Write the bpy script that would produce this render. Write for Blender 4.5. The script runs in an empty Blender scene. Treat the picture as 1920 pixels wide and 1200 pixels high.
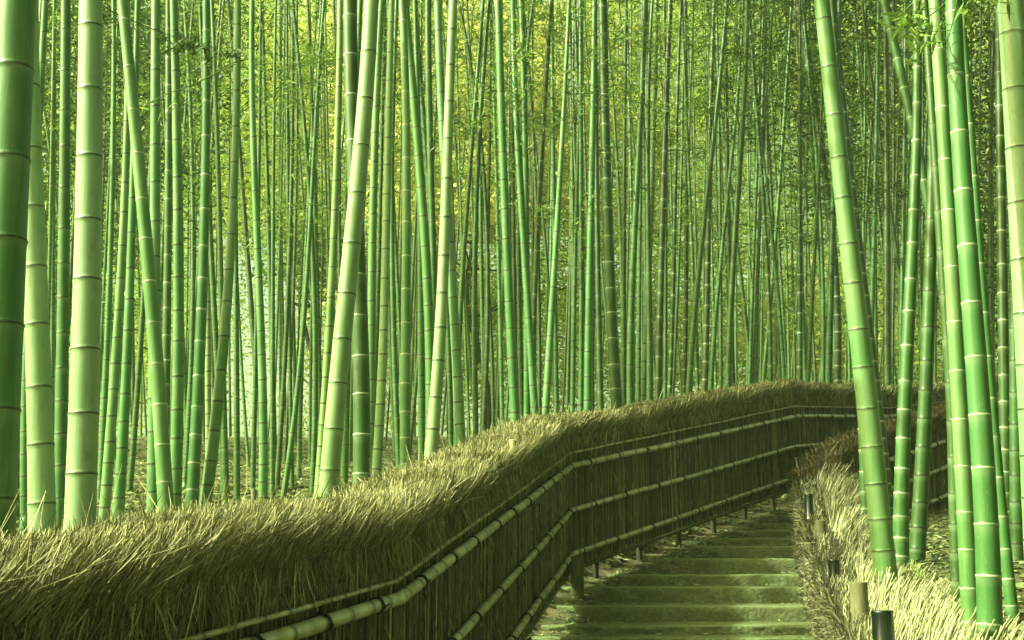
import bpy, math, random
import numpy as np
from mathutils import Vector, Matrix
random.seed(7); RNG = np.random.default_rng(7)
S = bpy.context.scene; HAZE = .0010
# ------------------------------------------------------------------ camera
F = 2200.0; W0, H0 = 1920.0, 1200.0; HOR = 1070.0
PITCH = math.atan((HOR - H0/2)/F); CAMZ = 1.8
cd = bpy.data.cameras.new('camera'); cam = bpy.data.objects.new('camera', cd)
S.collection.objects.link(cam); S.camera = cam
cd.sensor_width = 36; cd.lens = 36*F/W0; cd.clip_start = .05; cd.clip_end = 2000
cam.location = (0, 0, CAMZ); cam.rotation_euler = (math.pi/2 + PITCH, 0, 0)
# ------------------------------------------------------------------ world, sun, exposure
SUN_AZ = Vector((-.955, -.29)).normalized(); SUN_EL = math.radians(42)
w = bpy.data.worlds.new('World'); S.world = w; w.use_nodes = True
nt = w.node_tree; nt.nodes.clear()
sky = nt.nodes.new('ShaderNodeTexSky'); sky.sky_type = 'NISHITA'; sky.sun_disc = False
sky.sun_elevation = SUN_EL; sky.sun_rotation = math.atan2(SUN_AZ.x, SUN_AZ.y) % (2*math.pi)
sky.air_density = 1.0; sky.dust_density = 8.0
tint = nt.nodes.new('ShaderNodeMixRGB'); tint.blend_type = 'MULTIPLY'; tint.inputs[0].default_value = 1
tint.inputs[2].default_value = (1.62, 1.72, .86, 1)
bg = nt.nodes.new('ShaderNodeBackground'); bg.inputs[1].default_value = .12
out = nt.nodes.new('ShaderNodeOutputWorld')
nt.links.new(sky.outputs[0], tint.inputs[1]); nt.links.new(tint.outputs[0], bg.inputs[0]); nt.links.new(bg.outputs[0], out.inputs[0])
sl = bpy.data.lights.new('sun', 'SUN'); sl.energy = 5.0; sl.angle = math.radians(.9); sl.color = (.88, 1, .70)
so = bpy.data.objects.new('sun', sl); S.collection.objects.link(so)
ts = Vector((SUN_AZ.x*math.cos(SUN_EL), SUN_AZ.y*math.cos(SUN_EL), math.sin(SUN_EL)))
so.rotation_euler = (-ts).to_track_quat('-Z', 'Y').to_euler()
S.view_settings.view_transform = 'Standard'; S.view_settings.look = 'None'
S.view_settings.exposure = 1.14; S.view_settings.gamma = 1
# ------------------------------------------------------------------ helpers
def at(px, py, d):
    u = (px-W0/2)/F; v = (H0/2-py)/F
    Y = math.cos(PITCH)-v*math.sin(PITCH); Z = math.sin(PITCH)+v*math.cos(PITCH)
    s = d/Y
    return np.array((u*s, d, CAMZ+Z*s))
def tag(o, label=None, cat=None, group=None, kind=None):
    if label: o['label'] = label
    if cat: o['category'] = cat
    if group: o['group'] = group
    if kind: o['kind'] = kind
    return o
def empty(name, loc):
    o = bpy.data.objects.new(name, None); o.location = loc; o.empty_display_size = .1
    S.collection.objects.link(o); return o
def link(name, me, m, parent=None):
    o = bpy.data.objects.new(name, me); S.collection.objects.link(o)
    if m: me.materials.append(m)
    if parent is not None:
        o.parent = parent; o.matrix_parent_inverse = Matrix.Translation(-Vector(parent.location))
    return o
def npmesh(name, V, Fc, attrs=None, smooth=False):
    """V (n,3); Fc (m,k) array of k-gons"""
    V = np.asarray(V, dtype=np.float32); Fc = np.asarray(Fc, dtype=np.int32)
    me = bpy.data.meshes.new(name); n, k = Fc.shape
    me.vertices.add(len(V)); me.vertices.foreach_set('co', V.ravel())
    me.loops.add(n*k); me.loops.foreach_set('vertex_index', Fc.ravel())
    me.polygons.add(n); me.polygons.foreach_set('loop_start', np.arange(0, n*k, k, dtype=np.int32))
    try: me.polygons.foreach_set('loop_total', np.full(n, k, dtype=np.int32))
    except Exception: pass
    me.update(calc_edges=True); me.validate()
    for nm, a in (attrs or {}).items():
        at_ = me.attributes.new(nm, 'FLOAT', 'POINT'); at_.data.foreach_set('value', np.asarray(a, dtype=np.float32).ravel())
    if smooth: me.shade_smooth()
    return me
class Mesh:
    def __init__(s): s.V = []; s.F = []; s.A = {}; s.n = 0
    def add(s, V, Fc, **attrs):
        V = np.asarray(V, float).reshape(-1, 3); s.V.append(V); s.F.append(np.asarray(Fc)+s.n)
        for k_, a in attrs.items():
            s.A.setdefault(k_, []).append(np.broadcast_to(a, (len(V),)))
        s.n += len(V)
    def build(s, name, m, parent=None, smooth=False):
        V = np.concatenate(s.V); Fc = np.concatenate(s.F)
        A = {k_: np.concatenate(a) for k_, a in s.A.items()}
        return link(name, npmesh(name, V, Fc, A, smooth), m, parent)
def frames(P):
    T = np.gradient(P, axis=0); T /= np.linalg.norm(T, axis=1)[:, None]
    ref = np.array((0, 0, 1.)) if abs(T[0, 2]) < .8 else np.array((1., 0, 0))
    A = np.cross(T, ref); A /= np.linalg.norm(A, axis=1)[:, None]
    return T, A, np.cross(T, A)
def tube(P, R, sides=8):
    """closed tube with quad caps collapsed to centre; returns V,F"""
    P = np.asarray(P, float); R = np.broadcast_to(R, (len(P),)); T, A, B = frames(P)
    th = np.linspace(0, 2*math.pi, sides, endpoint=False)
    V = P[:, None]+R[:, None, None]*(np.cos(th)[None, :, None]*A[:, None]+np.sin(th)[None, :, None]*B[:, None])
    n = len(P); V = V.reshape(-1, 3)
    i = np.arange(n-1)[:, None]*sides; j = np.arange(sides)[None]; jn = (j+1) % sides
    Fq = np.stack([i+j, i+jn, i+sides+jn, i+sides+j], -1).reshape(-1, 4)
    c0 = len(V); V = np.vstack([V, P[0], P[-1]])
    caps = []
    for b, c in ((0, c0), ((n-1)*sides, c0+1)):
        for q in range(0, sides, 2): caps.append((b+q, b+(q+1) % sides, b+(q+2) % sides, c))
    return V, np.vstack([Fq, np.array(caps)])
def box(c, hx, hy, hz, ax=(1, 0, 0), ay=(0, 1, 0), az=(0, 0, 1)):
    c, ax, ay, az = map(lambda q: np.array(q, float), (c, ax, ay, az))
    V = [c+sx*hx*ax+sy*hy*ay+sz*hz*az for sz in (-1, 1) for sy in (-1, 1) for sx in (-1, 1)]
    return np.array(V), np.array([(0, 2, 3, 1), (4, 5, 7, 6), (0, 1, 5, 4), (2, 6, 7, 3), (0, 4, 6, 2), (1, 3, 7, 5)])
def ribbons(B, M_, T_, wd, rnd, seed=0):
    """strands: base, mid, tip points (n,3), width (n,), rnd (n,)"""
    r = np.random.default_rng(seed); n = len(B)
    D = T_-B; D /= np.linalg.norm(D, axis=1)[:, None]+1e-9
    R = r.normal(size=(n, 3)); N = np.cross(D, R); N /= np.linalg.norm(N, axis=1)[:, None]+1e-9
    w_ = (wd/2)[:, None]
    V = np.stack([B-N*w_, B+N*w_, M_-N*w_, M_+N*w_, T_-N*w_*.45, T_+N*w_*.45], 1).reshape(-1, 3)
    i = np.arange(n)[:, None]*6
    Fq = np.stack([i+np.array([[0, 1, 3, 2]]), i+np.array([[2, 3, 5, 4]])], 1).reshape(-1, 4)
    return V, Fq, np.repeat(rnd, 6)
def leaves(C, L, wd, rnd, seed=0, droop=.3):
    """diamond leaves centred C (n,3)"""
    r = np.random.default_rng(seed); n = len(C)
    D = r.normal(size=(n, 3)); D[:, 2] = D[:, 2]*.6-droop; D /= np.linalg.norm(D, axis=1)[:, None]
    N = np.cross(D, r.normal(size=(n, 3))); N /= np.linalg.norm(N, axis=1)[:, None]
    L = (np.broadcast_to(L, (n,))/2)[:, None]; wd = (np.broadcast_to(wd, (n,))/2)[:, None]
    V = np.stack([C-D*L, C+N*wd-D*L*.2, C+D*L, C-N*wd-D*L*.2], 1).reshape(-1, 3)
    return V, (np.arange(n)[:, None]*4+np.arange(4)[None]), np.repeat(rnd, 4)
def noise1(x, seed, n=6):
    r = np.random.default_rng(seed); o = 0
    for k in range(n): o = o+np.sin(x*(.7*1.8**k)*r.uniform(.8, 1.2)+r.uniform(0, 6.28))/(1.5**k)
    return o/2.5
def noise2(x, y, seed, f=1., n=5):
    r = np.random.default_rng(seed); o = 0
    for k in range(n):
        a = r.uniform(0, 6.28); q = f*1.9**k
        o = o+np.sin(q*(x*math.cos(a)+y*math.sin(a))+r.uniform(0, 6.28))*np.sin(q*(-x*math.sin(a)+y*math.cos(a))*1.1+r.uniform(0, 6.28))/(1.5**k)
    return o/1.8
# ------------------------------------------------------------------ materials
def M(name):
    m = bpy.data.materials.new(name); m.use_nodes = True; m.node_tree.nodes.clear()
    return m, m.node_tree.nodes, m.node_tree.links
def N(ns, t, **kw):
    n = ns.new(t)
    for k, v in kw.items(): setattr(n, k, v)
    return n
def ramp(ns, cols):
    r = ns.new('ShaderNodeValToRGB'); e = r.color_ramp.elements
    while len(e) < len(cols): e.new(.5)
    for i, (p, c) in enumerate(cols): e[i].position = p; e[i].color = (*c, 1)
    return r
def leafmat(name, cols, rough=.6, trans=.0, tcol=None, spec=.3):
    m, ns, lk = M(name)
    a = N(ns, 'ShaderNodeAttribute', attribute_name='rnd'); r = ramp(ns, cols)
    lk.new(a.outputs['Fac'], r.inputs[0])
    b = N(ns, 'ShaderNodeBsdfPrincipled'); b.inputs['Roughness'].default_value = rough
    b.inputs['Specular IOR Level'].default_value = spec
    lk.new(r.outputs[0], b.inputs['Base Color']); o = N(ns, 'ShaderNodeOutputMaterial')
    if trans > 0:
        t = N(ns, 'ShaderNodeBsdfTranslucent'); mx = N(ns, 'ShaderNodeMixShader'); mx.inputs[0].default_value = trans
        lk.new(r.outputs[0], t.inputs[0]); lk.new(b.outputs[0], mx.inputs[1]); lk.new(t.outputs[0], mx.inputs[2]); lk.new(mx.outputs[0], o.inputs[0])
    else: lk.new(b.outputs[0], o.inputs[0])
    return m
def texmat(name, c1, c2, scale=8, rough=.8, bump=.3, dist=.02, stretch=(1, 1, 1), spec=.3, c3=None, scale3=1.2):
    m, ns, lk = M(name)
    tc = N(ns, 'ShaderNodeTexCoord'); mp = N(ns, 'ShaderNodeMapping'); mp.inputs['Scale'].default_value = stretch
    lk.new(tc.outputs['Object'], mp.inputs[0])
    n1 = N(ns, 'ShaderNodeTexNoise'); n1.inputs['Scale'].default_value = scale; n1.inputs['Detail'].default_value = 9; n1.inputs['Roughness'].default_value = .65
    lk.new(mp.outputs[0], n1.inputs[0]); r = ramp(ns, [(.32, c1), (.68, c2)]); lk.new(n1.outputs[0], r.inputs[0])
    col = r.outputs[0]
    if c3:
        n3 = N(ns, 'ShaderNodeTexNoise'); n3.inputs['Scale'].default_value = scale3; n3.inputs['Detail'].default_value = 5
        lk.new(mp.outputs[0], n3.inputs[0]); r3 = ramp(ns, [(.42, (0, 0, 0)), (.6, (1, 1, 1))]); lk.new(n3.outputs[0], r3.inputs[0])
        mx = N(ns, 'ShaderNodeMixRGB'); mx.inputs[2].default_value = (*c3, 1); lk.new(r3.outputs[0], mx.inputs[0]); lk.new(col, mx.inputs[1]); col = mx.outputs[0]
    b = N(ns, 'ShaderNodeBsdfPrincipled'); b.inputs['Roughness'].default_value = rough; b.inputs['Specular IOR Level'].default_value = spec
    lk.new(col, b.inputs['Base Color'])
    bp = N(ns, 'ShaderNodeBump'); bp.inputs['Strength'].default_value = bump; bp.inputs['Distance'].default_value = dist
    lk.new(n1.outputs[0], bp.inputs['Height']); lk.new(bp.outputs[0], b.inputs['Normal'])
    o = N(ns, 'ShaderNodeOutputMaterial'); lk.new(b.outputs[0], o.inputs[0]); return m
def culm_material():
    """tone / age come from the object's colour: r = paleness, with sunlit bleaching on some, g = white bloom, b = yellowness"""
    m, ns, lk = M('living_bamboo')
    oi = N(ns, 'ShaderNodeObjectInfo'); sp = N(ns, 'ShaderNodeSeparateColor'); lk.new(oi.outputs['Color'], sp.inputs[0])
    tc = N(ns, 'ShaderNodeTexCoord')
    base = ramp(ns, [(0, (.024, .050, .010)), (.35, (.032, .108, .021)), (.62, (.055, .175, .048)), (1, (.235, .375, .195))])
    # streaks along the culm
    mp = N(ns, 'ShaderNodeMapping'); mp.inputs['Scale'].default_value = (1, 1, .05); lk.new(tc.outputs['Object'], mp.inputs[0])
    ns1 = N(ns, 'ShaderNodeTexNoise'); ns1.inputs['Scale'].default_value = 90; ns1.inputs['Detail'].default_value = 4; lk.new(mp.outputs[0], ns1.inputs[0])
    mp2 = N(ns, 'ShaderNodeMapping'); mp2.inputs['Scale'].default_value = (1, 1, .3); lk.new(tc.outputs['Object'], mp2.inputs[0])
    ns2 = N(ns, 'ShaderNodeTexNoise'); ns2.inputs['Scale'].default_value = 7; ns2.inputs['Detail'].default_value = 6; lk.new(mp2.outputs[0], ns2.inputs[0])
    ad = N(ns, 'ShaderNodeMath', operation='MULTIPLY_ADD'); lk.new(ns1.outputs[0], ad.inputs[0]); ad.inputs[1].default_value = .22
    lk.new(sp.outputs[0], ad.inputs[2])
    ad2 = N(ns, 'ShaderNodeMath', operation='MULTIPLY_ADD'); lk.new(ns2.outputs[0], ad2.inputs[0]); ad2.inputs[1].default_value = .34; lk.new(ad.outputs[0], ad2.inputs[2])
    ai = N(ns, 'ShaderNodeAttribute', attribute_name='seg')
    ad4 = N(ns, 'ShaderNodeMath', operation='MULTIPLY_ADD'); lk.new(ai.outputs['Fac'], ad4.inputs[0]); ad4.inputs[1].default_value = .09; lk.new(ad2.outputs[0], ad4.inputs[2])
    ad3 = N(ns, 'ShaderNodeMath', operation='SUBTRACT'); lk.new(ad4.outputs[0], ad3.inputs[0]); ad3.inputs[1].default_value = .315; lk.new(ad3.outputs[0], base.inputs[0])
    # yellowish old culms
    ym = N(ns, 'ShaderNodeMixRGB'); ym.blend_type = 'MULTIPLY'; lk.new(sp.outputs[2], ym.inputs[0]); lk.new(base.outputs[0], ym.inputs[1]); ym.inputs[2].default_value = (1.75, 1.06, .75, 1)
    # lichen / grime patches
    n3 = N(ns, 'ShaderNodeTexNoise'); n3.inputs['Scale'].default_value = 22; n3.inputs['Detail'].default_value = 8; n3.inputs['Roughness'].default_value = .7; lk.new(mp2.outputs[0], n3.inputs[0])
    r3 = ramp(ns, [(.54, (0, 0, 0)), (.70, (1, 1, 1))]); lk.new(n3.outputs[0], r3.inputs[0])
    gm = N(ns, 'ShaderNodeMixRGB'); gk = N(ns, 'ShaderNodeMath', operation='MULTIPLY'); lk.new(r3.outputs[0], gk.inputs[0]); gk.inputs[1].default_value = .55
    lk.new(gk.outputs[0], gm.inputs[0]); lk.new(ym.outputs[0], gm.inputs[1]); gm.inputs[2].default_value = (.10, .13, .055, 1)
    mpb = N(ns, 'ShaderNodeMapping'); mpb.inputs['Rotation'].default_value = (.5, .3, .2); mpb.inputs['Scale'].default_value = (1, 1, .12); lk.new(tc.outputs['Object'], mpb.inputs[0])
    nb = N(ns, 'ShaderNodeTexNoise'); nb.inputs['Scale'].default_value = 130; nb.inputs['Detail'].default_value = 2; nb.inputs['Distortion'].default_value = 1.5; lk.new(mpb.outputs[0], nb.inputs[0])
    rb = ramp(ns, [(.66, (0, 0, 0)), (.72, (1, 1, 1))]); lk.new(nb.outputs[0], rb.inputs[0]); kb = N(ns, 'ShaderNodeMath', operation='MULTIPLY'); lk.new(rb.outputs[0], kb.inputs[0]); kb.inputs[1].default_value = .35
    sc_ = N(ns, 'ShaderNodeMixRGB'); lk.new(kb.outputs[0], sc_.inputs[0]); lk.new(gm.outputs[0], sc_.inputs[1]); sc_.inputs[2].default_value = (.26, .34, .16, 1)
    ab = N(ns, 'ShaderNodeAttribute', attribute_name='bloom'); kk_ = N(ns, 'ShaderNodeMath', operation='MULTIPLY'); lk.new(ab.outputs['Fac'], kk_.inputs[0]); lk.new(ns2.outputs[0], kk_.inputs[1])
    blm = N(ns, 'ShaderNodeMixRGB'); lk.new(kk_.outputs[0], blm.inputs[0]); lk.new(sc_.outputs[0], blm.inputs[1]); blm.inputs[2].default_value = (.30, .40, .25, 1); gm = blm
    # node rings: dark groove, white wax
    a = N(ns, 'ShaderNodeAttribute', attribute_name='ring'); bw = N(ns, 'ShaderNodeAttribute', attribute_name='wax')
    dm = N(ns, 'ShaderNodeMixRGB'); dm.inputs[2].default_value = (.022, .032, .010, 1); lk.new(a.outputs['Fac'], dm.inputs[0]); lk.new(gm.outputs[0], dm.inputs[1])
    wm = N(ns, 'ShaderNodeMixRGB'); wm.inputs[2].default_value = (.50, .60, .40, 1); lk.new(bw.outputs['Fac'], wm.inputs[0]); lk.new(dm.outputs[0], wm.inputs[1])
    b = N(ns, 'ShaderNodeBsdfPrincipled'); lk.new(wm.outputs[0], b.inputs['Base Color'])
    rr = N(ns, 'ShaderNodeMapRange'); rr.inputs[3].default_value = .30; rr.inputs[4].default_value = .52; lk.new(ns2.outputs[0], rr.inputs[0]); lk.new(rr.outputs[0], b.inputs['Roughness'])
    b.inputs['Specular IOR Level'].default_value = .5
    bp = N(ns, 'ShaderNodeBump'); bp.inputs['Strength'].default_value = .12; bp.inputs['Distance'].default_value = .004; lk.new(ns1.outputs[0], bp.inputs['Height']); lk.new(bp.outputs[0], b.inputs['Normal'])
    o = N(ns, 'ShaderNodeOutputMaterial'); lk.new(b.outputs[0], o.inputs[0]); return m
MC = culm_material()
M_soil = texmat('soil', (.026, .036, .012), (.075, .098, .038), 14, .95, .8, .04, c3=(.14, .125, .06), scale3=2.5)
M_litter = leafmat('dry_leaf', [(0, (.034, .050, .016)), (.5, (.15, .19, .07)), (1, (.36, .43, .19))], .7, .1)
M_step = texmat('mossy_stone', (.085, .115, .046), (.22, .28, .125), 26, .9, 1., .03, c3=(.135, .155, .068), scale3=3.2)
M_stepedge = texmat('lit_stone_edge', (.10, .14, .055), (.18, .24, .11), 30, .85, .6, .01)  # lit line of the rounded step edge, put into the colour
M_brush = leafmat('brush_twig', [(0, (.024, .030, .010)), (.4, (.125, .128, .045)), (.72, (.41, .40, .19)), (1, (.78, .75, .46))], .65)
M_hedge = leafmat('straw_hedge_twig', [(0, (.020, .022, .009)), (.35, (.080, .084, .038)), (.7, (.26, .275, .14)), (1, (.44, .455, .26))], .6)
M_brushfar = leafmat('dark_brush_twig', [(0, (.035, .030, .014)), (.5, (.12, .10, .045)), (1, (.30, .27, .12))], .7)
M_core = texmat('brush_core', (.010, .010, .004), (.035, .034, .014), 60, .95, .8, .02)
M_twig = leafmat('fence_twig', [(0, (.012, .013, .005)), (.4, (.070, .074, .027)), (.8, (.24, .24, .10)), (1, (.55, .54, .28))], .42, spec=.5)
M_rail = None
def rail_material():
    m, ns, lk = M('dry_bamboo_rail')
    tc = N(ns, 'ShaderNodeTexCoord'); n1 = N(ns, 'ShaderNodeTexNoise'); n1.inputs['Scale'].default_value = 9; n1.inputs['Detail'].default_value = 8
    lk.new(tc.outputs['Object'], n1.inputs[0]); r = ramp(ns, [(.35, (.28, .29, .12)), (.7, (.60, .59, .33))]); lk.new(n1.outputs[0], r.inputs[0])
    a = N(ns, 'ShaderNodeAttribute', attribute_name='ring'); dm = N(ns, 'ShaderNodeMixRGB'); dm.inputs[2].default_value = (.03, .03, .012, 1)
    lk.new(a.outputs['Fac'], dm.inputs[0]); lk.new(r.outputs[0], dm.inputs[1])
    b = N(ns, 'ShaderNodeBsdfPrincipled'); lk.new(dm.outputs[0], b.inputs['Base Color']); b.inputs['Roughness'].default_value = .30
    o = N(ns, 'ShaderNodeOutputMaterial'); lk.new(b.outputs[0], o.inputs[0]); return m
M_rail = rail_material()
M_rope = texmat('black_palm_rope', (.006, .006, .004), (.02, .02, .012), 80, .9, .5, .005)
M_wood = texmat('weathered_wood', (.040, .050, .018), (.13, .135, .06), 12, .85, .5, .01, (1, 1, .15))
M_woodp = texmat('pale_cut_wood', (.06, .065, .028), (.17, .17, .08), 20, .8, .4, .006, (1, 1, .2))
M_pipe = texmat('black_gloss_pipe', (.004, .008, .006), (.008, .014, .010), 5, .18, .02, .002, spec=.8)
M_cut = texmat('cut_bamboo_end', (.3, .29, .13), (.5, .48, .25), 30, .8, .3, .004)
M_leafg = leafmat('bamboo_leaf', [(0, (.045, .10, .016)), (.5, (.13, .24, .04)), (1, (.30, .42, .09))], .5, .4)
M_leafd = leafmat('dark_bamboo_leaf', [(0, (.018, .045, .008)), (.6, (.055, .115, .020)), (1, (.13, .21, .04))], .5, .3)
M_leafm = leafmat('sunlit_far_leaf', [(0, (.10, .20, .03)), (.45, (.40, .56, .10)), (.8, (.62, .70, .18)), (1, (.84, .78, .34))], .6, .5)  # leaf colour brightened to carry the glow of the sunlit backdrop
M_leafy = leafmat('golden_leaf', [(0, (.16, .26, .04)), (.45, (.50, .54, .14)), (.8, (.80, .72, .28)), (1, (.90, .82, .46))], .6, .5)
M_bark = texmat('dark_bark', (.012, .013, .006), (.045, .04, .02), 12, .9, .6, .02, (1, 1, .3))
# ------------------------------------------------------------------ ground
FX = np.array([(-2.7, -8), (-2.4, 0), (-1.40, 3.28), (-1.175, 4.17), (-.62, 6.08), (.6, 12.5), (4.2, 17.6), (7.1, 22), (9.4, 25), (12.0, 28), (24, 40), (200, 300)], float)
RX = np.array([(.9, -8), (.70, 0), (1.86, 5.8), (2.92, 10.6), (3.95, 15.6), (7.05, 18.7), (12, 22.7), (28, 38), (210, 300)], float)
ZP = np.array([(-8, -1.3), (0, -.3), (4, -.1), (6, .2), (8.5, .70), (10.6, 1.18), (12.5, 1.60), (16, 2.44), (17.6, 2.78), (22, 3.35), (28, 4.4), (40, 5.9), (60, 6.6), (300, 7)])
ZL = np.array([(-8, -.9), (0, -.2), (4, .35), (6, .85), (8.5, 1.45), (13, 2.38), (19, 3.25), (28, 4.5), (40, 6.25), (46, 6.6), (300, 7)])
ZR = np.array([(-8, .9), (0, 1.15), (5.5, 1.46), (7, 1.62), (8, 1.74), (9.4, 1.87), (11.5, 2.1), (16, 2.45), (22, 3.3), (28, 4.4), (40, 5.9), (60, 6.6), (300, 7)])
def sm(t): t = np.clip(t, 0, 1); return t*t*(3-2*t)
def ground(x, y):
    x = np.asarray(x, float); y = np.asarray(y, float)
    fx = np.interp(y, FX[:, 1], FX[:, 0]); rx = np.interp(y, RX[:, 1], RX[:, 0])
    zp = np.interp(y, ZP[:, 0], ZP[:, 1]); zl = np.interp(y, ZL[:, 0], ZL[:, 1]); zr = np.interp(y, ZR[:, 0], ZR[:, 1])
    berm = .10*sm(1-(x-fx)/.55)-.13*sm((x-fx-.35)/.4)
    k = sm((fx+.05-x)/1.3); z = zp+berm*(1-k)-.10*(1-k); z = z*(1-k)+zl*k
    kr = sm((x-rx-.02)/.30); z = z*(1-kr)+zr*kr
    k3 = sm((x-rx-2)/8)*sm((14-y)/14)
    away = np.clip(np.maximum(fx-x, x-rx), 0, 3)/3
    return z+.05*noise2(x, y, 3, 1.6)*(.25+.75*away)+.012*noise2(x, y, 5, 9)
gx = np.concatenate([np.linspace(-250, -20, 14), np.linspace(-18, -4.2, 46), np.arange(-4, 9, .09), np.linspace(9.1, 22, 50), np.linspace(24, 250, 14)])
gy = np.concatenate([np.linspace(-30, 1.5, 20), np.arange(1.7, 21, .09), np.linspace(21.3, 50, 90), np.linspace(53, 350, 16)])
GX, GY = np.meshgrid(gx, gy); GZ = ground(GX, GY)
V = np.stack([GX, GY, GZ], -1).reshape(-1, 3); nx = len(gx)
i = (np.arange(len(gy)-1)[:, None]*nx+np.arange(nx-1)[None]).ravel()
me = npmesh('ground', V, np.stack([i, i+1, i+nx+1, i+nx], -1), smooth=True)
tag(link('ground', me, M_soil), 'brown earth of the bamboo grove floor strewn with dry leaves', 'ground', kind='structure')
# leaf litter
def scatter(n, xf, yr, size, seed, cond=None):
    r = np.random.default_rng(seed); y = r.uniform(yr[0]**.5, yr[1]**.5, n)**2; a, b = xf(y); x = a+(b-a)*r.random(n)
    if cond is not None: k = cond(x, y); x, y = x[k], y[k]
    n = len(x); z = ground(x, y)+.008+r.random(n)*.02
    L = size*r.uniform(.6, 1.4, n)
    ang = r.uniform(0, 6.28, n); D = np.stack([np.cos(ang), np.sin(ang), r.normal(0, .28, n)], 1)
    Nn = np.stack([-np.sin(ang), np.cos(ang), r.normal(0, .45, n)], 1); C = np.stack([x, y, z], 1)
    wv = Nn*(L*.13)[:, None]; dv = D*(L/2)[:, None]
    V = np.stack([C-dv, C+wv, C+dv, C-wv], 1).reshape(-1, 3)
    return V, np.arange(n)[:, None]*4+np.arange(4)[None], np.repeat(np.clip(r.beta(2, 2, n), 0, 1), 4)
fxi = lambda y: np.interp(y, FX[:, 1], FX[:, 0]); rxi = lambda y: np.interp(y, RX[:, 1], RX[:, 0])
mb = Mesh()
for args in ((90000, lambda y: (-.48*y-1, fxi(y)-.1), (7, 44), .11, 11), (26000, lambda y: (rxi(y)+.2, rxi(y)+6.5), (4.5, 20), .085, 12),
             (9000, lambda y: (fxi(y)+.02, fxi(y)+1.0), (8, 18), .05, 13)):
    v, f, r_ = scatter(*args); mb.add(v, f, rnd=r_)
tag(mb.build('leaf_litter', M_litter), 'dry fallen bamboo leaves covering the grove floor', 'leaf litter', kind='stuff')
# ------------------------------------------------------------------ stairway
st = empty('stairway', (1.9, 11, 1.2))
tag(st, 'worn mossy stone steps climbing between the tall brush fence and the low hedge', 'stairs')
steps = [(8.3, .60, 900), (8.95, .76, 930), (9.6, .92, 960), (10.2, None, 1218, 1010), (10.65, None, 1195, 1022), (11.05, None, 1172, 1040), (11.7, None, 1136, 1066), (12.5, None, 1100, 1070), (13.0, None, 1077, 1160),
         (13.8, None, 1047, 1235), (14.5, None, 1023, 1290), (15.0, None, 1008, 1340), (15.5, None, 993, 1395), (15.97, None, 980, 1435), (16.6, None, 966, 1460)]
S_ = []
for s_ in steps:
    if s_[1] is None:
        p = at(s_[3], s_[2], s_[0]); S_.append((s_[0], p[2], p[0]-.12))
    else: S_.append((s_[0], s_[1], (s_[2]-960)/F*s_[0]+.1))
for k, (d, z, xl) in enumerate(S_):
    dn = S_[k+1][0] if k+1 < len(S_) else d+1.2; zprev = S_[k-1][1] if k else z-.15
    xr = float(rxi(d))+.02; n = int((xr-xl)/.035)+2; xs = np.linspace(xl, xr, n)
    yaw = -.05*(xs-xr) if d > 12.9 else .012*(xs-xr)
    mb = Mesh(); dep = dn-d+.12
    # cross-section rows: bottom front -> top front rounded -> back top -> back bottom
    prof = [(0.015, zprev-.14, 0), (.0, zprev-.03, .6), (.0, zprev+.3*(z-zprev), 1), (.0, zprev+.6*(z-zprev), 1), (.0, z-.03, .7), (.006, z-.012, .4), (.022, z-.001, .3), (.10, z, .2), (dep*.5, z+.002, .3), (dep, z+.004, .2), (dep, zprev-.15, 0)]
    rows = []
    for j, (dy, zz, am) in enumerate(prof):
        yy = d+dy+yaw+am*.013*noise1(xs*5+k*9, 40+j//3+k)*1.0+am*.006*noise1(xs*23, 77+j)
        if zz > z-.05: zr_ = zz+.005*noise1(xs*2.2, 99+k)+.003*noise1(xs*14, 55+k)
        else: zr_ = zz+0*xs
        rows.append(np.stack([xs, yy, zr_], 1))
    V = np.concatenate(rows); ii = (np.arange(len(prof)-1)[:, None]*n+np.arange(n-1)[None]).ravel()
    mb.add(V, np.stack([ii, ii+1, ii+n+1, ii+n], -1)); 
    e = np.arange(len(prof))*n
    o = mb.build('step', M_step, st, smooth=True)
    o.data.materials.append(M_stepedge)
    for p_ in o.data.polygons:
        r0 = p_.vertices[0]//n
        if r0 in (5,): p_.material_index = 1
tag(mb and tag(empty('stair_peg', (0, 0, 0)), None), None) if False else None
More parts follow.
